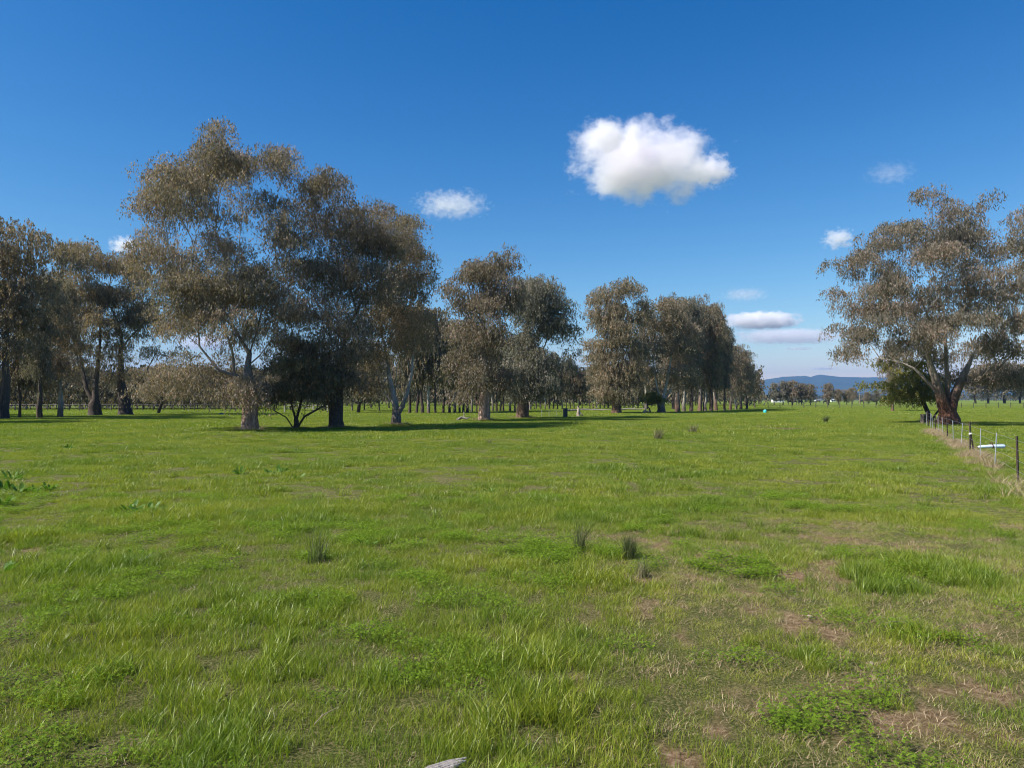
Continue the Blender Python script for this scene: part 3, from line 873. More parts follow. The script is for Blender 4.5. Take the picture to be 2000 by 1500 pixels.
# distant woods: one mass along the horizon, thick and tall behind the plantation, low in the gap on the right
tr = np.random.default_rng(77)
cl = []
for i in range(2600):
    px = tr.uniform(-140, 2140)
    if px < 1470:
        D = tr.uniform(185, 330); hh = 7.5 + 4 * float(vnoise(px / 45, 3.3, 90))
    else:
        if tr.random() < .35: continue
        D = tr.uniform(560, 1100); hh = 4 + 4 * float(vnoise(px / 30, 3.3, 90))
    x, y = (px - 1000) / FPX * D, D
    k = 5 if px < 1470 else 4
    for _ in range(k):
        cl.append((x + tr.normal(0, 2.2), y + tr.normal(0, 2.0), tr.uniform(.12, 1) * hh, tr.normal(.02, .09)))
cl = np.array(cl)
tl = crown_mesh("treeline", cl, M_SCRUB, 16, 1.1, .5, 2.0, 2.0, tr)
tag(link("treeline", tl), "low brown-green woods along the horizon", kind="stuff")
# scrub under the thicket beyond the left fence
cl = []
for i in range(900):
    px = tr.uniform(-150, 500); D = tr.uniform(118, 150)
    x = (px - 1000) / FPX * D
    for _ in range(3):
        cl.append((x + tr.normal(0, 1.0), D + tr.normal(0, 1.5), tr.uniform(.3, 1) ** 1.3 * (3.0 + 2 * float(vnoise(px / 25, 1.1, 91))), tr.normal(.05, .1)))
tag(link("undergrowth", crown_mesh("undergrowth", np.array(cl), M_SCRUB, 16, .6, .25, 1.0, .9, tr)), "brown-grey scrub beneath the thicket beyond the left fence", kind="stuff")

# ------------------------------------------------------------------ grass: one mass of instanced tufts


def blades(n, rad_, hl, wd, seg, lean, tr, tintmu=.45):
    """blade strips: (verts, tris) arrays"""
    a = tr.uniform(0, 2 * np.pi, n); q = np.sqrt(tr.uniform(0, 1, n)) * rad_
    bx, by = q * np.cos(a), q * np.sin(a)
    h = hl * tr.uniform(.45, 1.15, n); w_ = wd * tr.uniform(.7, 1.3, n)
    da = tr.uniform(0, 2 * np.pi, n)
    ln = h * np.abs(tr.normal(lean, .25, n))
    dx, dy = np.cos(da) * ln + .16 * h, np.sin(da) * ln
    fa = tr.uniform(0, np.pi, n)
    sx, sy = np.cos(fa) * w_ / 2, np.sin(fa) * w_ / 2
    V, F = [], []
    rows = []
    for k in range(seg):
        u_ = k / seg
        px, py = bx + dx * u_ ** 1.7, by + dy * u_ ** 1.7
        pz = h * u_ * (1 - .18 * u_ * np.minimum(1.2, ln / h))
        ww = 1 - .55 * u_ ** 1.5
        rows.append((np.stack([px - sx * ww, py - sy * ww, pz], 1), np.stack([px + sx * ww, py + sy * ww, pz], 1)))
    tip = np.stack([bx + dx, by + dy, h * (1 - .18 * np.minimum(1.2, ln / h))], 1)
    arr = []
    for l, r_ in rows: arr += [l, r_]
    arr.append(tip)
    nv = len(arr)
    V = np.stack(arr, 1).reshape(-1, 3)
    idx = np.arange(n) * nv
    for k in range(seg - 1):
        F.append(np.stack([idx + 2 * k, idx + 2 * k + 1, idx + 2 * k + 3], 1)); F.append(np.stack([idx + 2 * k, idx + 2 * k + 3, idx + 2 * k + 2], 1))
    F.append(np.stack([idx + 2 * seg - 2, idx + 2 * seg - 1, idx + 2 * seg], 1))
    ti = np.clip(tr.normal(tintmu, .24, n), 0, 1)
    ti = np.where((ti > .86) & (tr.random(n) > .45), .7, ti)
    return V, np.concatenate(F), np.repeat(ti, nv)


def clover(n, rad_, size, tr):
    V, F, T = [], [], []
    for i in range(n):
        a = tr.uniform(0, 6.28); q = math.sqrt(tr.uniform(0, 1)) * rad_
        c = np.array([q * math.cos(a), q * math.sin(a), tr.uniform(.015, .09)])
        nx, ny = tr.normal(0, .3), tr.normal(0, .3)
        r0 = tr.uniform(0, 6.28); s = size * tr.uniform(.7, 1.3); ti = tr.uniform(0, 1)
        for k in range(3):
            b = r0 + k * 2.094
            d = np.array([math.cos(b), math.sin(b), nx * math.cos(b) + ny * math.sin(b)]); e = np.array([-math.sin(b), math.cos(b), -nx * math.sin(b) + ny * math.cos(b)])
            o_ = len(V)
            V += [c, c + d * s * .6 + e * s * .42, c + d * s, c + d * s * .6 - e * s * .42]
            F += [(o_, o_ + 1, o_ + 2), (o_, o_ + 2, o_ + 3)]; T += [ti] * 4
    return np.array(V), np.array(F), np.array(T)


pcol = bpy.data.collections.new("grass_tufts")
protos = []


def proto(V, F, T, mat):
    n_ = "grass_tuft_%02d" % len(protos)
    o_ = bpy.data.objects.new(n_, raw_mesh(n_, V, F, mat, False, {"tint": T}))
    pcol.objects.link(o_); protos.append(o_)
    return len(protos) - 1


tr = np.random.default_rng(5)
K_NEAR = [proto(*blades(95, .14, .10, .0036, 3, .5, tr), M_GRASS) for _ in range(4)]
K_SHORT = [proto(*blades(130, .14, .048, .003, 2, .6, tr, .5), M_GRASS) for _ in range(3)]
K_LUSH = [proto(*blades(100, .12, .155, .0044, 4, .55, tr, .36), M_GRASS) for _ in range(3)]
K_WORN = [proto(*blades(120, .14, .05, .0032, 2, .7, tr, .86), M_GRASS) for _ in range(3)]
K_MID = [proto(*blades(240, .34, .10, .0075, 2, .5, tr), M_GRASS) for _ in range(4)]
K_MIDL = [proto(*blades(220, .28, .15, .008, 3, .55, tr, .38), M_GRASS) for _ in range(2)]
K_FAR = [proto(*blades(240, .8, .12, .019, 1, .5, tr), M_GRASS) for _ in range(3)]
K_VFAR = [proto(*blades(300, 2.2, .13, .048, 1, .5, tr), M_GRASS) for _ in range(3)]
K_CLOV = [proto(*clover(170, .15, .0095, tr), M_CLOVER) for _ in range(3)]
K_STRAW = [proto(*blades(60, .16, .30, .006, 3, .8, tr, .5), M_STRAW) for _ in range(3)]
K_DRY = [proto(*blades(42, .15, .05, .003, 2, 1.1, tr, .35), M_STRAW) for _ in range(2)]


def sector(n_per, d0, d1, margin=5.0):
    """random points in the view wedge between two distances"""
    tanh = 1000 / FPX * 1.04
    area = tanh * (d1 ** 2 - d0 ** 2) + 2 * margin * (d1 - d0)
    n = int(area * n_per)
    y = np.sqrt(rng.uniform(d0 ** 2, d1 ** 2, n))
    x = rng.uniform(-1, 1, n) * (y * tanh + margin)
    return x, y


pts, kinds, rots, scs = [], [], [], []


def emit(x, y, k, s):
    pts.append(np.stack([x, y, ground_z(x, y) - .006], 1)); kinds.append(k); rots.append(rng.normal(0, .5, len(x)) if False else rng.normal(0, 1.3, len(x))); scs.append(s)


def choose(opts, n): return np.array(opts)[rng.integers(0, len(opts), n)]


# near and middle ground
for (d0, d1, dens, kn, kl, ks) in [(2.4, 12.5, 92, K_NEAR, K_LUSH, K_SHORT), (11.5, 34, 14, K_MID, K_MIDL, K_MID)]:
    x, y = sector(dens, d0, d1)
    bare, clo, lush, worn = fields(x, y)
    keep = rng.random(len(x)) > bare * .93 + worn * .05
    keep &= ~((clo > .5) & (rng.random(len(x)) > .35))
    x, y, bare, clo, lush, worn = [q[keep] for q in (x, y, bare, clo, lush, worn)]
    hgt = np.clip(.5 + (fbm(x / 1.5, y / 1.5, 21, 3) - .5) * 1.7, 0, 1)                          # taller and shorter growth
    k = choose(kn, len(x))
    isl = (lush + (hgt - .5) * 2.2 + rng.normal(0, .25, len(x)) > .62) & (worn < .8)
    isl |= (lush > .5) & (rng.random(len(x)) < .6)
    k = np.where(isl, choose(kl, len(x)), k)
    shortp = np.clip(worn * .75 + (.42 - hgt) * 2.5, 0, .95)
    iss = (~isl) & (rng.random(len(x)) < shortp)
    k = np.where(iss, choose(ks, len(x)), k)
    s = (.44 + .5 * hgt) * rng.uniform(.75, 1.25, len(x)) * (1 - .35 * bare)
    if ks is not K_MID:
        isw = (~isl) & (rng.random(len(x)) < worn * .75 + np.clip(.40 - hgt, 0, .2) * 1.5)
        k = np.where(isw, choose(K_WORN, len(x)), k)
    if ks is K_MID: s = np.where(iss, s * .6, s)
    emit(x, y, k, s)
x, y = sector(1.9, 32, 78); h_ = fbm(x / 4, y / 4, 23, 3)
b_ = fields(x, y)[0]; kp = rng.random(len(x)) > b_ * 1.3; x, y, h_ = x[kp], y[kp], h_[kp]
emit(x, y, choose(K_FAR, len(x)), (.55 + .9 * h_) * rng.uniform(.8, 1.2, len(x)))
x, y = sector(.30, 74, 230); h_ = fbm(x / 9, y / 9, 24, 3); emit(x, y, choose(K_VFAR, len(x)), (.5 + .9 * h_) * rng.uniform(.8, 1.2, len(x)))
# scattered taller dark tufts, in loose drifts
x, y = sector(3.2, 4, 45); d_ = fbm(x / 2.3, y / 2.3, 88, 3); kp = rng.random(len(x)) < np.clip((d_ - .52) * 5, 0, .8) * np.clip(1.2 - fields(x, y)[3], .1, 1); x, y = x[kp], y[kp]
emit(x, y, np.where(y < 14, choose(K_LUSH, len(x)), choose(K_MIDL, len(x))), np.where(y < 14, 1.0, .8) * rng.uniform(.7, 1.35, len(x)))
# clover
x, y = sector(70, 2.8, 13); bare, clo, lush, worn = fields(x, y); sp = np.clip((fbm(x / .5, y / .5, 33, 2) - .6) * 5, 0, .35)
kp = (rng.random(len(x)) < np.maximum(clo, sp) * (1 - bare)); x, y = x[kp], y[kp]
emit(x, y, choose(K_CLOV, len(x)), rng.uniform(.7, 1.25, len(x)))
# dead litter
x, y = sector(45, 2.6, 16); bare, clo, lush, worn = fields(x, y)
kp = rng.random(len(x)) < .16 + worn * .6 + bare * .5; x, y = x[kp], y[kp]
emit(x, y, choose(K_DRY, len(x)), rng.uniform(.6, 1.3, len(x)))


def fence_x(y): return 10.66 + .498 * (y - 15.6)


# straw along the fence
n = 900
y = rng.uniform(11, 40, n) ** 1.0; x = fence_x(y) - .15 + rng.normal(0, .22, n)
dd = fbm(y / 1.4, x * 0, 55, 2)
kp = rng.random(n) < np.clip((dd - .25) * 2.2, .1, 1); x, y = x[kp], y[kp]
emit(x, y, choose(K_STRAW, len(x)), rng.uniform(.5, 1.15, len(x)) * np.where(y < 21, 1.0, .8))
# longer grass left standing round the butts of the near trees
for (bx_, by_), rr_ in [(P(487, 842), .55), (P(577, 840), .4), (P(655, 838), .55), (P(773, 832), .5), (P(945, 823), .6), (P(1020, 818), .7), (P(1853, 832), .9), (P(1816, 827), .4)]:
    a_ = rng.uniform(0, 6.28, 70); q_ = rr_ * rng.uniform(.75, 1.7, 70)
    emit(bx_ + np.cos(a_) * q_, by_ + np.sin(a_) * q_, choose(K_MIDL + K_MIDL + K_STRAW[:1], 70), rng.uniform(.7, 1.5, 70))
# dead grey rushes in the wet patch
n = 260
x = PUD[0] + rng.normal(0, 3.4, n); y = PUD[1] + 2.5 + rng.normal(0, 2.5, n)
emit(x, y, choose(K_DRY, n), rng.uniform(1, 2, n))

pv_ = np.concatenate(pts)
me = bpy.data.meshes.new("grass")
me.vertices.add(len(pv_)); me.vertices.foreach_set("co", pv_.astype(np.float32).ravel())
for an, ty, ar in (("tuft", 'INT', np.concatenate(kinds).astype(np.int32)), ("turn", 'FLOAT', np.concatenate(rots).astype(np.float32)), ("size", 'FLOAT', np.concatenate(scs).astype(np.float32))):
    at = me.attributes.new(an, ty, 'POINT'); at.data.foreach_set("value", ar)
me.update()
grass = link("grass", me)
tag(grass, "bright green pasture grass with clover and dry straw", kind="stuff")
ng = bpy.data.node_groups.new("grass", 'GeometryNodeTree')
ng.interface.new_socket("Geometry", in_out='INPUT', socket_type='NodeSocketGeometry')
ng.interface.new_socket("Geometry", in_out='OUTPUT', socket_type='NodeSocketGeometry')
gi, go = ng.nodes.new("NodeGroupInput"), ng.nodes.new("NodeGroupOutput")
m2p = ng.nodes.new("GeometryNodeMeshToPoints")
iop = ng.nodes.new("GeometryNodeInstanceOnPoints")
ci = ng.nodes.new("GeometryNodeCollectionInfo"); ci.inputs[0].default_value = pcol
ci.inputs["Separate Children"].default_value = True
iop.inputs["Pick Instance"].default_value = True


def na_(nm, ty):
    q = ng.nodes.new("GeometryNodeInputNamedAttribute"); q.data_type = ty; q.inputs[0].default_value = nm
    return q.outputs[0]


cx_ = ng.nodes.new("ShaderNodeCombineXYZ"); ng.links.new(na_("turn", 'FLOAT'), cx_.inputs[2])
ng.links.new(gi.outputs[0], m2p.inputs[0]); ng.links.new(m2p.outputs[0], iop.inputs["Points"])
ng.links.new(ci.outputs[0], iop.inputs["Instance"])
ng.links.new(na_("tuft", 'INT'), iop.inputs["Instance Index"])
ng.links.new(cx_.outputs[0], iop.inputs["Rotation"])
ng.links.new(na_("size", 'FLOAT'), iop.inputs["Scale"])
ng.links.new(iop.outputs[0], go.inputs[0])
md = grass.modifiers.new("grass", 'NODES'); md.node_group = ng

# ------------------------------------------------------------------ puddle
m, t, o = new_mat("puddle_water")
pr = N(t, "ShaderNodeBsdfPrincipled"); pr.inputs["Base Color"].default_value = (.03, .028, .02, 1); pr.inputs["Roughness"].default_value = .06
g = N(t, "ShaderNodeNewGeometry"); b = N(t, "ShaderNodeBump"); b.inputs["Strength"].default_value = .15; b.inputs["Distance"].default_value = .01
t.links.new(noise(t, 9, 2, g.outputs["Position"]), b.inputs["Height"]); t.links.new(b.outputs[0], pr.inputs["Normal"]); t.links.new(pr.outputs[0], o.inputs[0])
vv = [(0, 0, 0)]
for k in range(36):
    a = k / 36 * 2 * math.pi; q = 1 + .22 * math.sin(3 * a + 1) + .13 * math.sin(5 * a)
    vv.append((math.cos(a) * 1.15 * q, math.sin(a) * 2.0 * q, 0))
wz = gz(*PUD) + .055
tag(link("water", pymesh("water", vv, [(0, k + 1, (k + 1) % 36 + 1) for k in range(36)], m), loc=(PUD[0], PUD[1], wz)), "shallow puddle reflecting the sky in the grass", kind="structure")

# ------------------------------------------------------------------ tufts of rush and broad-leaved weeds


def rush(px, py, h, w_, n, label, mat=M_RUSH, lean=.28, mu=.35):
    tr = np.random.default_rng(int(px))
    V, F, T = blades(n, w_ * .22, h, max(.004, .0035 * P(px, py)[1] / 8), 3, lean, tr, mu)
    x, y = P(px, py)
    o_ = link("rush_tuft", raw_mesh("rush_tuft", V, F, mat, False, {"tint": T}), loc=(x, y, gz(x, y) - .01))
    tag(o_, label, "rush tuft", "rush tufts in the paddock")


rush(620, 1095, .42, .42, 90, "sparse tall greenish rush tuft left of centre in the foreground")
rush(1130, 1075, .40, .30, 120, "upright dark rush tuft left of the darkest tuft")
rush(1227, 1092, .30, .34, 260, "darkest dense rush tuft near the middle of the foreground")
rush(1252, 1128, .22, .30, 120, "greyish dry rush tuft just below the darkest tuft", M_RUSH, .35, .85)
rush(1285, 858, .55, .8, 160, "dry brownish rush tuft in mid field below the receding row", M_RUSH, .35, .85)
rush(1352, 846, .45, .9, 160, "smaller brownish tuft right of the mid-field one", M_RUSH, .35, .8)
rush(1612, 826, .55, .55, 160, "small round dark tuft right of the puddle", M_RUSH, .4, .3)
rush(955, 870, .25, .5, 40, "thin pale tuft in the field below the pair of gums", M_RUSH, .4, .8)


def dock_leaf_mesh(L, W, curl, tr):
    V, F = [], []
    n = 6
    for i in range(n + 1):
        u_ = i / n
        w_ = W * .5 * math.sin(math.pi * (.06 + .9 * u_)) ** .7
        if i == n: w_ = .001
        x = L * (u_ - .15 * curl * u_ * u_); z = L * (.85 * u_ - curl * .75 * u_ * u_)
        for s_ in (-1, 0, 1):
            V.append((x, s_ * w_, z + (abs(s_) * .18 * w_) + .06 * W * math.sin(9 * u_ + s_)))
    for i in range(n):
        for k in range(2):
            a = i * 3 + k
            F.append((a, a + 3, a + 4, a + 1))
    me_ = raw_mesh("leaf", V, F, M_DOCK, True, {"tint": np.full(len(V), tr.uniform(0, 1))})
    return me_


trd = np.random.default_rng(9)
LEAFM = [dock_leaf_mesh(L_, W_, c_, trd) for (L_, W_, c_) in [(.26, .075, .45), (.22, .08, .8), (.30, .08, .6), (.2, .07, 1.0), (.24, .09, .3), (.16, .06, .6)]]


def dock(px, py, n, s, label, flat=False):
    n = int(n * 1.7); s *= .68
    x, y = P(px, py)
    root = link("dock_plant", None, loc=(x, y, gz(x, y)), rot=(0, 0, random.uniform(0, 6)))
    tag(root, label, "weed", "broad-leaved dock weeds in the grass")
    for i in range(n):
        a = i * 2.4 + random.uniform(-.4, .4); q = random.uniform(.7, 1.2) * s
        r_ = random.uniform(0, .12)
        link("leaf", LEAFM[random.randrange(6)], root, (math.cos(a) * r_, math.sin(a) * r_, .0), (random.uniform(-.5, .5), random.uniform(-.7, .45), a), (q, q, q))


random.seed(12)
for (px, py, n, s, lab) in [(12, 957, 16, 1.25, "large dock weed at the picture's left edge, upper left of the weed patch"), (42, 962, 16, 1.15, "dock weed in the middle of the left weed patch"),
                            (72, 960, 14, 1.0, "dock weed right of the middle in the left weed patch"), (100, 955, 12, .95, "dock weed at the right end of the left weed patch"),
                            (28, 935, 12, 1.1, "tall dock weed standing up behind the left weed patch"), (2, 985, 12, 1.1, "dark dock weed cut by the left edge below the weed patch"),
                            (135, 877, 12, 1.2, "far pale dock weed up the slope from the left weed patch"), (255, 995, 12, .95, "dock weed with upturned leaves left of its twin on the dark clover"),
                            (292, 998, 14, 1.05, "dock weed with upturned leaves right of its twin on the dark clover"), (470, 927, 10, .9, "small dock weed left of the darkest pair"),
                            (530, 926, 13, 1.1, "dark dock weed, left of the pair in the middle left field"), (552, 924, 12, 1.1, "dark dock weed, right of the pair in the middle left field"),
                            (580, 938, 10, .9, "low dock weed just right of and below the dark pair"), (337, 908, 9, .9, "greyish dock weed alone in the left field"),
                            (712, 1068, 9, .6, "small dock weed with upright leaves among clover in the foreground"), (280, 1088, 8, .6, "withered small dock weed in the left foreground"),
                            (960, 962, 8, .7, "faint dock weed in the middle of the field"), (6, 1105, 9, .6, "dark weed clump cut by the left edge in the foreground")]:
    dock(px, py, n, s, lab)

# ------------------------------------------------------------------ stones and dead wood


def stone(px, py, s, label, mat, seed=0):
    tr = np.random.default_rng(seed)
    import bmesh
    bm = bmesh.new(); bmesh.ops.create_icosphere(bm, subdivisions=2, radius=1)
    for v in bm.verts:
        k = 1 + .25 * math.sin(3 * v.co.x + seed) * math.cos(2.3 * v.co.y) + tr.normal(0, .06)
        v.co = Vector((v.co.x * s[0] * k, v.co.y * s[1] * k, v.co.z * s[2] * k))
    me_ = bpy.data.meshes.new("stone"); bm.to_mesh(me_); bm.free(); me_.materials.append(mat)
    x, y = P(px, py)
    tag(link("stone", me_, loc=(x, y, gz(x, y) + s[2] * .3), rot=(0, 0, random.uniform(0, 3))), label, "stone")


M_STONE = plain("pale_stone", (.34, .27, .19), .85, .3, 12, bump=.5)
stone(1578, 1199, (.032, .02, .012), "small pale flat stone on the bare reddish soil", M_STONE, 1)
stone(1697, 1285, (.035, .015, .01), "pale elongated stone or chip half in the grass right of centre", M_STONE, 2)
M_DEAD = plain("weathered_wood", (.27, .24, .215), .85, .35, 9, bump=.8)
# grey log sticking into the picture at the bottom edge
mb = MB()
for k in range(5):
    y0 = -.020 + k * .010
    mb.ring_tube([(-.16, y0 * .8, .02 + .003 * (k % 2)), (-.05, y0, .03 + .004 * (k % 3)), (.05 + .012 * ((k * 3) % 4), y0 + .002, .028), (.075 + .014 * ((k * 3) % 5), y0 + .003, .024)], [.011, .012, .009, .003], 6)
x, y = P(866, 1536)
tag(link("dead_branch", mb.mesh("dead_branch", M_DEAD, False), loc=(x, y, gz(x, y) + .035), rot=(0, R(-8), R(28)), scale=(.95, 1.15, 1.1)), "splintered grey dead branch end at the bottom edge of the picture", "branch")
# twigs lying in the turf
M_TWIG = plain("dry_twig", (.30, .22, .15), .85, .3, 20)
for i, (px, py, L_, rz, lab) in enumerate([(968, 1282, .09, .1, "short pale twig lying in the grass below the centre"), (985, 1292, .05, .5, "bit of pale twig right below the short pale one"),
                                           (640, 1412, .2, 1.2, "thin pinkish dry stalk lying across the left foreground"), (1745, 1222, .16, -.1, "dark thin twig on the bare soil at right")]):
    mb = MB(); mb.ring_tube([(-L_ / 2, 0, .02), (-L_ * .1, .006, .035), (L_ / 2, -.004, .03)], [.0025, .003, .0015], 5)
    x, y = P(px, py)
    tag(link("twig", mb.mesh("twig", M_TWIG), loc=(x, y, gz(x, y) + .02), rot=(0, 0, rz)), lab, "twig")

# fallen timber and stumps in mid field
M_STUMP = plain("grey_stump", (.36, .29, .235), .9, .35, 3, bump=.8)
mb = MB(); mb.ring_tube([(0, 0, 0), (-.05, 0, .35), (.0, 0, .8), (-.12, 0, 1.05)], [.22, .15, .12, .05], 9)
mb.ring_tube([(0, 0, .55), (.3, 0, .25), (.55, .1, .0)], [.10, .08, .04], 7)
x, y = P(1130, 814)
tag(link("stump", mb.mesh("stump", M_STUMP), loc=(x, y, gz(x, y) - .03)), "pale broken stump with a slanting root right of the square post", "stump")
mb = MB(); mb.ring_tube([(0, 0, 0), (.15, 0, 1.5), (.45, 0, 3.2)], [.42, .3, .22], 10)
x, y = P(1033, 801)
tag(link("dead_tree", mb.mesh("dead_tree", M_STUMP), loc=(x, y, -.05)), "pale leaning bare trunk behind the pair of gums", "dead tree")
for (px, py, L_, rz, lab) in [(1232, 802, 4.0, .15, "white fallen limb lying right of the first gum of the receding row"), (1150, 803.5, 6.5, .05, "long thin fallen limb left of the first gum of the receding row"),
                              (1262, 807, 1.6, 1.0, "small fallen branch under the olive bush"), (905, 822, 1.0, .5, "low broken branch by the red-brown trunk")]:
    mb = MB(); mb.ring_tube([(-L_ / 2, 0, .12), (-.1 * L_, .2, .28), (.3 * L_, 0, .2), (L_ / 2, -.2, .32)], [.13, .1, .08, .03], 7)
    mb.ring_tube([(.1 * L_, .1, .25), (.2 * L_, .3, .6), (.22 * L_, .4, .85)], [.05, .04, .015], 5)
    x, y = P(px, py)
    tag(link("fallen_branch", mb.mesh("fallen_branch", M_DEAD), loc=(x, y, gz(x, y)), rot=(0, 0, rz)), lab, "branch")

# ------------------------------------------------------------------ fences
M_STEEL = plain("rusty_steel", (.075, .05, .042), .7, .35, 25, .5)
M_GALV = plain("galvanised_dropper", (.50, .51, .53), .5, .15, 20, .6)
M_WIRE = plain("fence_wire", (.42, .42, .43), .45, .1, 10, .7)
M_OLDWOOD = plain("dark_old_timber", (.06, .052, .045), .9, .35, 8, bump=.7)
M_BLOCK = plain("dark_grey_block", (.055, .065, .07), .85, .3, 6)

# dropper fence on the right
FENCE = [  # photo px of the foot, foot y, top y, kind
    (1987, 937, 857, 's'), (1941, 905, 854, 'd'), (1913, 898, 848, 'd'), (1894, 887, 841, 's'), (1876, 881, 840, 'd'), (1861, 869, 836, 'd'), (1850, 861, 828, 's'),
    (1841, 856, 832, 'd'), (1832, 849, 828, 'd'), (1826, 845, 824, 's'), (1821, 842, 822, 'd'), (1817, 839, 821, 'd'), (1813, 836, 820, 's'), (1809, 833, 821, 'd')]
fence = link("wire_fence", None, loc=(fence_x(15.6), 15.6, 0))
tag(fence, "wire fence with dark steel posts and pale droppers running to the big gum", "fence")
fx0 = fence_x(15.6)
ys = []
for (px, fy, ty, kd) in FENCE:
    # solve the foot on the fence line from its column in the photograph
    tt = (px - 1000) / FPX
    y = (10.66 - .498 * 15.6) / (tt - .498)
    ys.append((y, kd))
ys += [(13.2, 'd'), (11.4, 'd'), (9.6, 's')]
for i, (y, kd) in enumerate(ys):
    x = fence_x(y); z = gz(x, y)
    mb = MB()
    le = random.uniform(-.03, .03)
    if kd == 's':
        h = .95
        mb.box((0, 0, h / 2 - .1), (.045, .006, h + .2)); mb.box((0, .019, h / 2 - .1), (.006, .032, h + .2))
        o_ = link("post", mb.mesh("post", M_STEEL), fence, (x - fx0, y - 15.6, z), (le, le, .5))
    else:
        h = .84
        mb.box((0, 0, h / 2 + .03), (.022, .012, h))
        mb.box((0, .008, h / 2 + .03), (.006, .010, h))
        o_ = link("dropper", mb.mesh("dropper", M_GALV), fence, (x - fx0, y - 15.6, z), (le * 1.4, le * 1.6 + .02, .5))
for hz_ in (.86, .66, .44, .22):
    mb = MB(); pp = []
    for y in np.linspace(9, 50, 60):
        x = fence_x(y)
        pp.append((x - fx0 - .02, y - 15.6, gz(x, y) * .6 + hz_ - .015 * abs(math.sin(y * .9))))
    mb.ring_tube(pp, .0028, 4)
    link("wire", mb.mesh("wire", M_WIRE), fence)
x, y = fence_x(50.2), 50.2
mb = MB(); mb.box((0, 0, .3), (.26, .26, .75), .5, .03)
tag(link("strainer_post", mb.mesh("strainer_post", M_OLDWOOD), loc=(x, y, gz(x, y))), "short square dark strainer post at the far end of the dropper fence", "post")
# leaning brown stake with a white cap
x, y = P(1909, 885)
st = link("stake", None, loc=(x + .05, y + .3, gz(x, y)), rot=(0, R(-9), 0)); tag(st, "leaning brown stake with a white cap behind the fence", "stake")
mb = MB(); mb.box((0, 0, .25), (.04, .03, .64)); link("shaft", mb.mesh("shaft", M_STEEL), st)
mb = MB(); mb.ring_tube([(-.05, 0, .575), (-.02, 0, .60), (.03, 0, .59)], [.028, .034, .022], 8)
link("cap", mb.mesh("cap", plain("white_cap", (.8, .78, .76), .5, .05)), st)
# pale pipe with valve fittings
M_PIPE = plain("pale_blue_pipe", (.60, .72, .84), .35, .12, 5)
M_RUST = plain("rusty_fitting", (.12, .055, .035), .7, .3, 20)
x, y = P(1935, 880)
wp = link("water_pipe", None, loc=(x, y, gz(x, y) + .05), rot=(0, 0, R(4))); tag(wp, "pale blue water pipe lying behind the fence with a rusty double valve", "pipe")
mb = MB(); mb.ring_tube([(-.46, 0, .045), (-.44, 0, .06), (-.05, 0, .08), (.42, 0, .08), (.45, 0, .08), (.46, 0, .08)], [.03, .045, .062, .064, .055, .03], 14)
link("pipe", mb.mesh("pipe", M_PIPE, True), wp)
mb = MB(); mb.ring_tube([(.0, 0, .08), (.035, 0, .08)], [.072, .072], 14); link("collar", mb.mesh("collar", M_RUST), wp)
for dx in (-.035, .025):
    mb = MB(); mb.ring_tube([(dx + .02, 0, .13), (dx, 0, .19), (dx, 0, .21)], [.016, .016, .01], 7); mb.ring_tube([(dx - .02, 0, .205), (dx + .02, 0, .205)], .013, 6)
    link("valve", mb.mesh("valve", M_RUST), wp)
mb = MB(); mb.ring_tube([(-.46, 0, .045), (-.56, .02, .05), (-.62, .03, .02)], [.02, .016, .014], 7); link("nozzle", mb.mesh("nozzle", M_RUST), wp)


def far_fence(name, a, b, n, label, h=1.05, wires=4, mat=M_OLDWOOD, rw=.006, pw=.07, rail=False):
    ax, ay = a; bx, by = b
    root = link(name, None, loc=(ax, ay, 0)); tag(root, label, "fence")
    mb = MB(); mb.box((0, 0, h / 2 - .1), (pw, pw, h + .2), 0, pw * .2); pm = mb.mesh("post", mat)
    for i in range(n + 1):
        u_ = i / n; x, y = ax + (bx - ax) * u_, ay + (by - ay) * u_
        link("post", pm, root, (x - ax, y - ay, gz(x, y)))
    for k in range(wires):
        z = h * (1 - .24 * k) - .06
        mb = MB(); mb.ring_tube([(0, 0, z), (bx - ax, by - ay, z)], rw, 4)
        link("wire", mb.mesh("wire", M_WIRE if not rail else mat), root)


far_fence("wire_fence", P(1500, 797), P(2120, 797.5), 26, "thin wire fence crossing the field beyond the big gum", 1.1, 4, M_OLDWOOD, .008, .10)
far_fence("wire_fence", P(-140, 803), P(480, 802), 30, "dark post and wire fence in front of the brown-grey thicket", 1.0, 3, M_OLDWOOD, .006, .10)
far_fence("netting_fence", P(1058, 816), P(1100, 815), 3, "short run of pale wire netting beside the square post", .75, 5, M_GALV, .005, .03)
x, y = P(1104, 816)
mb = MB(); mb.box((0, 0, .42), (.34, .34, .95), .3, .03)
tag(link("square_post", mb.mesh("square_post", M_BLOCK), loc=(x, y, gz(x, y))), "square dark grey post standing right of the pair of gums", "post")
# pale wooden gate and rails seen between the near trunks
x0, y0 = P(556, 806); x1, y1 = P(640, 806)
M_PALEWOOD = plain("pale_timber", (.42, .38, .32), .8, .2, 6)
gt_ = link("rail_fence", None, loc=(x0, y0, 0)); tag(gt_, "pale timber rail fence and posts seen between the tall gums' trunks", "fence")
for k in range(4):
    mb = MB(); mb.box((0, 0, .5), (.14, .14, 1.1), 0, .02); link("post", mb.mesh("post", M_PALEWOOD), gt_, ((x1 - x0) * k / 3, 0, gz(x0, y0)))
for z in (.95, .6):
    mb = MB(); mb.box(((x1 - x0) / 2, .10, z), ((x1 - x0), .05, .1)); link("rail", mb.mesh("rail", M_PALEWOOD), gt_)

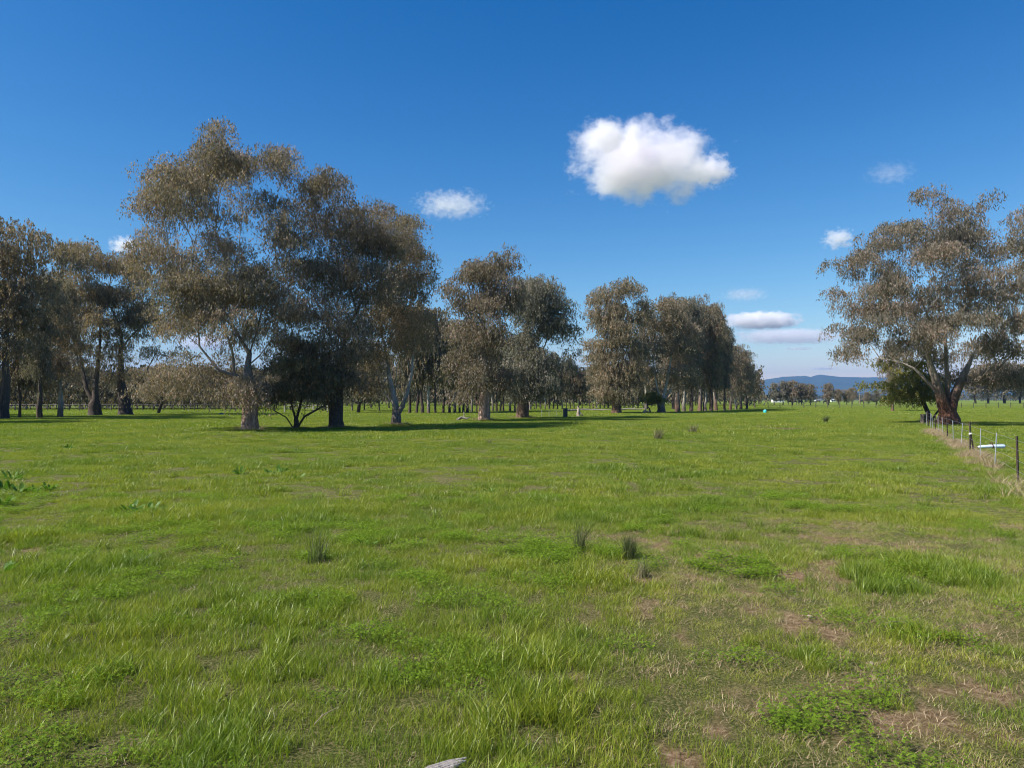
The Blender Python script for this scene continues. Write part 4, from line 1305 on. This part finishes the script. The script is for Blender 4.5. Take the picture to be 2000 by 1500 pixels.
# turquoise drum
x, y = P(1494, 806.5)
dr = link("trough_float", None, loc=(x, y, gz(x, y))); tag(dr, "small bright turquoise tub standing in the grass", "tub")
mb = MB(); mb.ring_tube([(0, 0, 0), (0, 0, .03), (0, 0, .33), (0, 0, .38)], [.17, .19, .20, .17], 14); link("tub", mb.mesh("tub", plain("turquoise_plastic", (.06, .62, .62), .35, .08)), dr)
mb = MB(); mb.ring_tube([(0, 0, .38), (0, 0, .42), (0, 0, .44)], [.18, .14, .05], 14); link("lid", mb.mesh("lid", plain("pale_turquoise_plastic", (.35, .8, .78), .35, .08)), dr)

# blue sheet lying in the shade
x, y = P(432, 811)
mb = MB(); mb.ring_tube([(-.25, 0, .07), (-.1, 0, .14), (.15, 0, .15), (.3, 0, .06)], [.04, .11, .12, .03], 9)
tag(link("blue_bag", mb.mesh("blue_bag", plain("blue_plastic", (.05, .10, .22), .4, .2)), loc=(x, y, gz(x, y))), "small crumpled blue bag in the shade left of the pinkish trunk", "bag")

# ------------------------------------------------------------------ far buildings, pole, cattle
M_WHITE = plain("white_wall", (.78, .77, .74), .7, .06, 2)
M_ROOF = plain("light_steel_roof", (.62, .63, .65), .5, .06, 2, .2)
M_GLASS = plain("dark_window", (.03, .04, .05), .15, .1)


def house(px, D, Lx, Ly, H, rh, label):
    x = (px - 1000) / FPX * D
    root = link("farm_shed", None, loc=(x, D, 0)); tag(root, label, "building")
    mb = MB(); mb.box((0, 0, H / 2 - .1), (Lx, Ly, H + .2)); link("wall", mb.mesh("wall", M_WHITE), root)
    e = .3
    V = [(-Lx / 2 - e, -Ly / 2 - e, H), (Lx / 2 + e, -Ly / 2 - e, H), (Lx / 2 + e, Ly / 2 + e, H), (-Lx / 2 - e, Ly / 2 + e, H), (-Lx / 2 - e, 0, H + rh), (Lx / 2 + e, 0, H + rh)]
    link("roof", pymesh("roof", V, [(0, 1, 5, 4), (2, 3, 4, 5), (0, 4, 3), (1, 2, 5), (0, 3, 2, 1)], M_ROOF), root, (0, 0, .003))
    for k in (-.3, .1):
        mb = MB(); mb.box((k * Lx, -Ly / 2 - .01, H * .55), (.9, .06, .9)); link("window", mb.mesh("window", M_GLASS), root)
    mb = MB(); mb.box((.32 * Lx, -Ly / 2 - .01, H * .42), (.9, .06, H * .8)); link("door", mb.mesh("door", M_ROOF), root)


house(1519, 420, 5.6, 5, 1.7, .5, "low white farm shed behind the first trees of the far line")
house(1627, 560, 3.2, 3, 1.3, .4, "small white shed showing right of the square-crowned tree")
house(1598, 700, 6, 4, 1.0, .3, "pale long low shed on the horizon left of the square-crowned tree")
x = (1679 - 1000) / FPX * 300
po = link("power_pole", None, loc=(x, 300, 0)); tag(po, "plain wooden power pole on the horizon beneath the hills", "pole")
mb = MB(); mb.ring_tube([(0, 0, -.2), (0, 0, 4.4)], [.16, .12], 8); link("shaft", mb.mesh("shaft", plain("pole_timber", (.26, .19, .13), .85, .2)), po)
mb = MB(); mb.box((0, 0, 4.1), (1.5, .1, .12)); link("crossarm", mb.mesh("crossarm", M_OLDWOOD), po)

M_COW = plain("black_hide", (.02, .017, .015), .6, .3, 3)


def cow_mesh(grazing):
    """one continuous skinned body"""
    hz_ = (.75, .45) if grazing else (1.45, 1.5)
    nodes = [(0, 0, 1.05, .30), (.45, 0, 1.08, .31), (-.45, 0, 1.05, .30), (-.78, 0, 1.1, .2), (.75, 0, 1.12, .24), (1.0, 0, hz_[0] + .2 if grazing else 1.3, .15), (1.15, 0, hz_[0] if grazing else 1.42, .14), (1.35, 0, hz_[1] - .05 if grazing else 1.32, .08)]
    mb_ = MB()
    order = [3, 2, 0, 1, 4, 5, 6, 7]
    pts_ = [nodes[i][:3] for i in order]; rr_ = [nodes[i][3] for i in order]
    pts_ = [(pts_[0][0] - .06, 0, pts_[0][2])] + pts_; rr_ = [.05] + rr_
    mb_.ring_tube(pts_, rr_, 10)
    for sx in (-.62, .6):
        for sy in (-.16, .16):
            mb_.ring_tube([(sx, sy, .95), (sx + (.04 if sx > 0 else -.06), sy, .55), (sx, sy, .3), (sx, sy, 0), ], [.14, .085, .05, .06], 7)
    mb_.ring_tube([(-.84, 0, 1.15), (-.95, 0, .9), (-.96, 0, .5)], [.04, .025, .04], 5)
    for sy in (-1, 1):
        mb_.ring_tube([(nodes[6][0] - .03, .1 * sy, nodes[6][2] + .08), (nodes[6][0] - .05, .26 * sy, nodes[6][2] + .1)], [.05, .02], 5)
    me_ = mb_.mesh("cow", M_COW, True)
    return me_


CM = [cow_mesh(True), cow_mesh(False)]
for i, (px, py, k, rz, lab) in enumerate([(1543, 790, 0, 0.1, "black cow grazing just left of the third tree of the far line"), (1552, 790, 1, 3.0, "black cow right of the third tree of the far line"),
                                          (1563, 790, 0, .4, "black cow at the foot of the fourth tree of the far line"), (1598, 788, 0, 2.9, "black cow grazing right of the broad far tree"),
                                          (1612, 789, 1, .1, "black cow just left of the square-crowned tree"), (1683, 788, 0, 3.1, "black cow near the wooden pole"), (1721, 788, 0, .2, "black cow beside the golden green leaves")]):
    x, y = P(px, py)
    tag(link("cow", CM[k], loc=(x, y, 0), rot=(0, 0, rz)), lab, "cow", "black cattle across the field")

# ------------------------------------------------------------------ clouds


def cloud(px, py, wpx, hpx, alt, label, dens, seed, thick=.5, edge=.5, nscale=3.0, sub=3, flat=0.0):
    """a soft volume of droplets, its outline eaten by noise"""
    D = (alt - CAMH) * FPX / (HOR - py)
    x = (px - 1000) / FPX * D
    a, c = wpx / FPX * D / 2, hpx / FPX * D / 2
    bdep = a * thick
    import bmesh
    bm = bmesh.new(); bmesh.ops.create_icosphere(bm, subdivisions=3, radius=1.0)
    for v in bm.verts: v.co = Vector((v.co.x * a * 1.45, v.co.y * bdep * 1.45, v.co.z * c * 1.5))
    me_ = bpy.data.meshes.new("cloud"); bm.to_mesh(me_); bm.free()
    m_, t_, o_ = new_mat("cloud_%d" % seed)
    tc = N(t_, "ShaderNodeTexCoord")
    mp = N(t_, "ShaderNodeMapping"); mp.inputs["Scale"].default_value = (1 / a, 1 / bdep, 1 / c)
    t_.links.new(tc.outputs["Object"], mp.inputs[0])
    # superellipsoid distance 0 at the centre, 1 at the rim
    sp = N(t_, "ShaderNodeSeparateXYZ"); t_.links.new(mp.outputs[0], sp.inputs[0])
    s4 = None
    for k in range(3):
        q = math_(t_, 'POWER', math_(t_, 'ABSOLUTE', sp.outputs[k]), 2.6)
        s4 = q if s4 is None else math_(t_, 'ADD', s4, q)
    s4 = math_(t_, 'POWER', s4, 1 / 2.6)
    mp2 = N(t_, "ShaderNodeMapping"); mp2.inputs["Scale"].default_value = (1 / c * .6, 1 / c * .6, 1 / c * .8); mp2.inputs["Location"].default_value = (seed * 3.7, seed * 1.3, seed * .7)
    t_.links.new(tc.outputs["Object"], mp2.inputs[0])
    n1 = noise(t_, nscale * .8, 8, mp2.outputs[0], .68)
    # density = (1 - s) + (noise - .5) * k
    q = math_(t_, 'ADD', math_(t_, 'SUBTRACT', .95, s4), math_(t_, 'MULTIPLY', math_(t_, 'SUBTRACT', n1, .5), 5.0 * edge))
    q = math_(t_, 'MULTIPLY', q, 1.5, clamp=True)
    q = math_(t_, 'MULTIPLY', q, dens / bdep)
    pv = N(t_, "ShaderNodeVolumePrincipled")
    pv.inputs["Color"].default_value = (.985, .963 if py < 340 else .978, .985, 1)
    pv.inputs["Anisotropy"].default_value = 0.0
    t_.links.new(q, pv.inputs["Density"])
    t_.links.new(pv.outputs[0], o_.inputs["Volume"])
    m_.cycles.volume_step_rate = .35
    me_.materials.append(m_)
    tag(link("cloud", me_, loc=(x, D, alt)), label, "cloud")


cloud(1258, 312, 272, 146, 1150, "large bright white cloud alone in the blue sky", 3.8, 1, .55, .5, 2.4)
cloud(1190, 262, 80, 66, 1170, "puffy white top joined to the left of the large bright cloud", 1.6, 12, .8, .5, 2.6)
cloud(1385, 332, 90, 56, 1150, "ragged white right-hand tail of the large bright cloud", 2.4, 13, .8, .6, 2.6)
cloud(882, 398, 120, 44, 1250, "small thin white cloud left of the large one", .9, 2, .8, .9, 3.0)
cloud(1640, 466, 52, 38, 1250, "small white puff just left of the big fence-side gum", 1.2, 3, .8, .7, 2.4)
cloud(1744, 336, 80, 36, 1250, "faint wispy cloud high above the big fence-side gum", .18, 4, .8, .95, 3.0)
cloud(1455, 575, 84, 24, 1100, "faint grey-mauve wisp above the two low clouds", .45, 5, .8, .7, 3.0)
cloud(1488, 626, 150, 34, 1150, "long white low cloud above the end of the receding row", 8, 6, .6, .4, 2.2)
cloud(1540, 657, 225, 30, 1150, "long grey-white low cloud under the whiter one", 3.2, 7, .5, .5, 2.2)
cloud(1560, 681, 60, 7, 900, "thin grey streak of cloud below the long low clouds", 1.0, 8, .6, .45, 2.0)
cloud(1610, 720, 60, 6, 900, "thin grey streak of cloud just over the blue hills", 1.2, 9, .6, .4, 2.0)
cloud(240, 478, 50, 30, 1150, "small white cloud behind the left edge of the tallest gum", 2.0, 10, .8, .7, 2.4)
cloud(400, 668, 120, 36, 1100, "white low cloud glimpsed through the tallest gum's lower crown", 2.0, 11, .6, .6, 2.4)
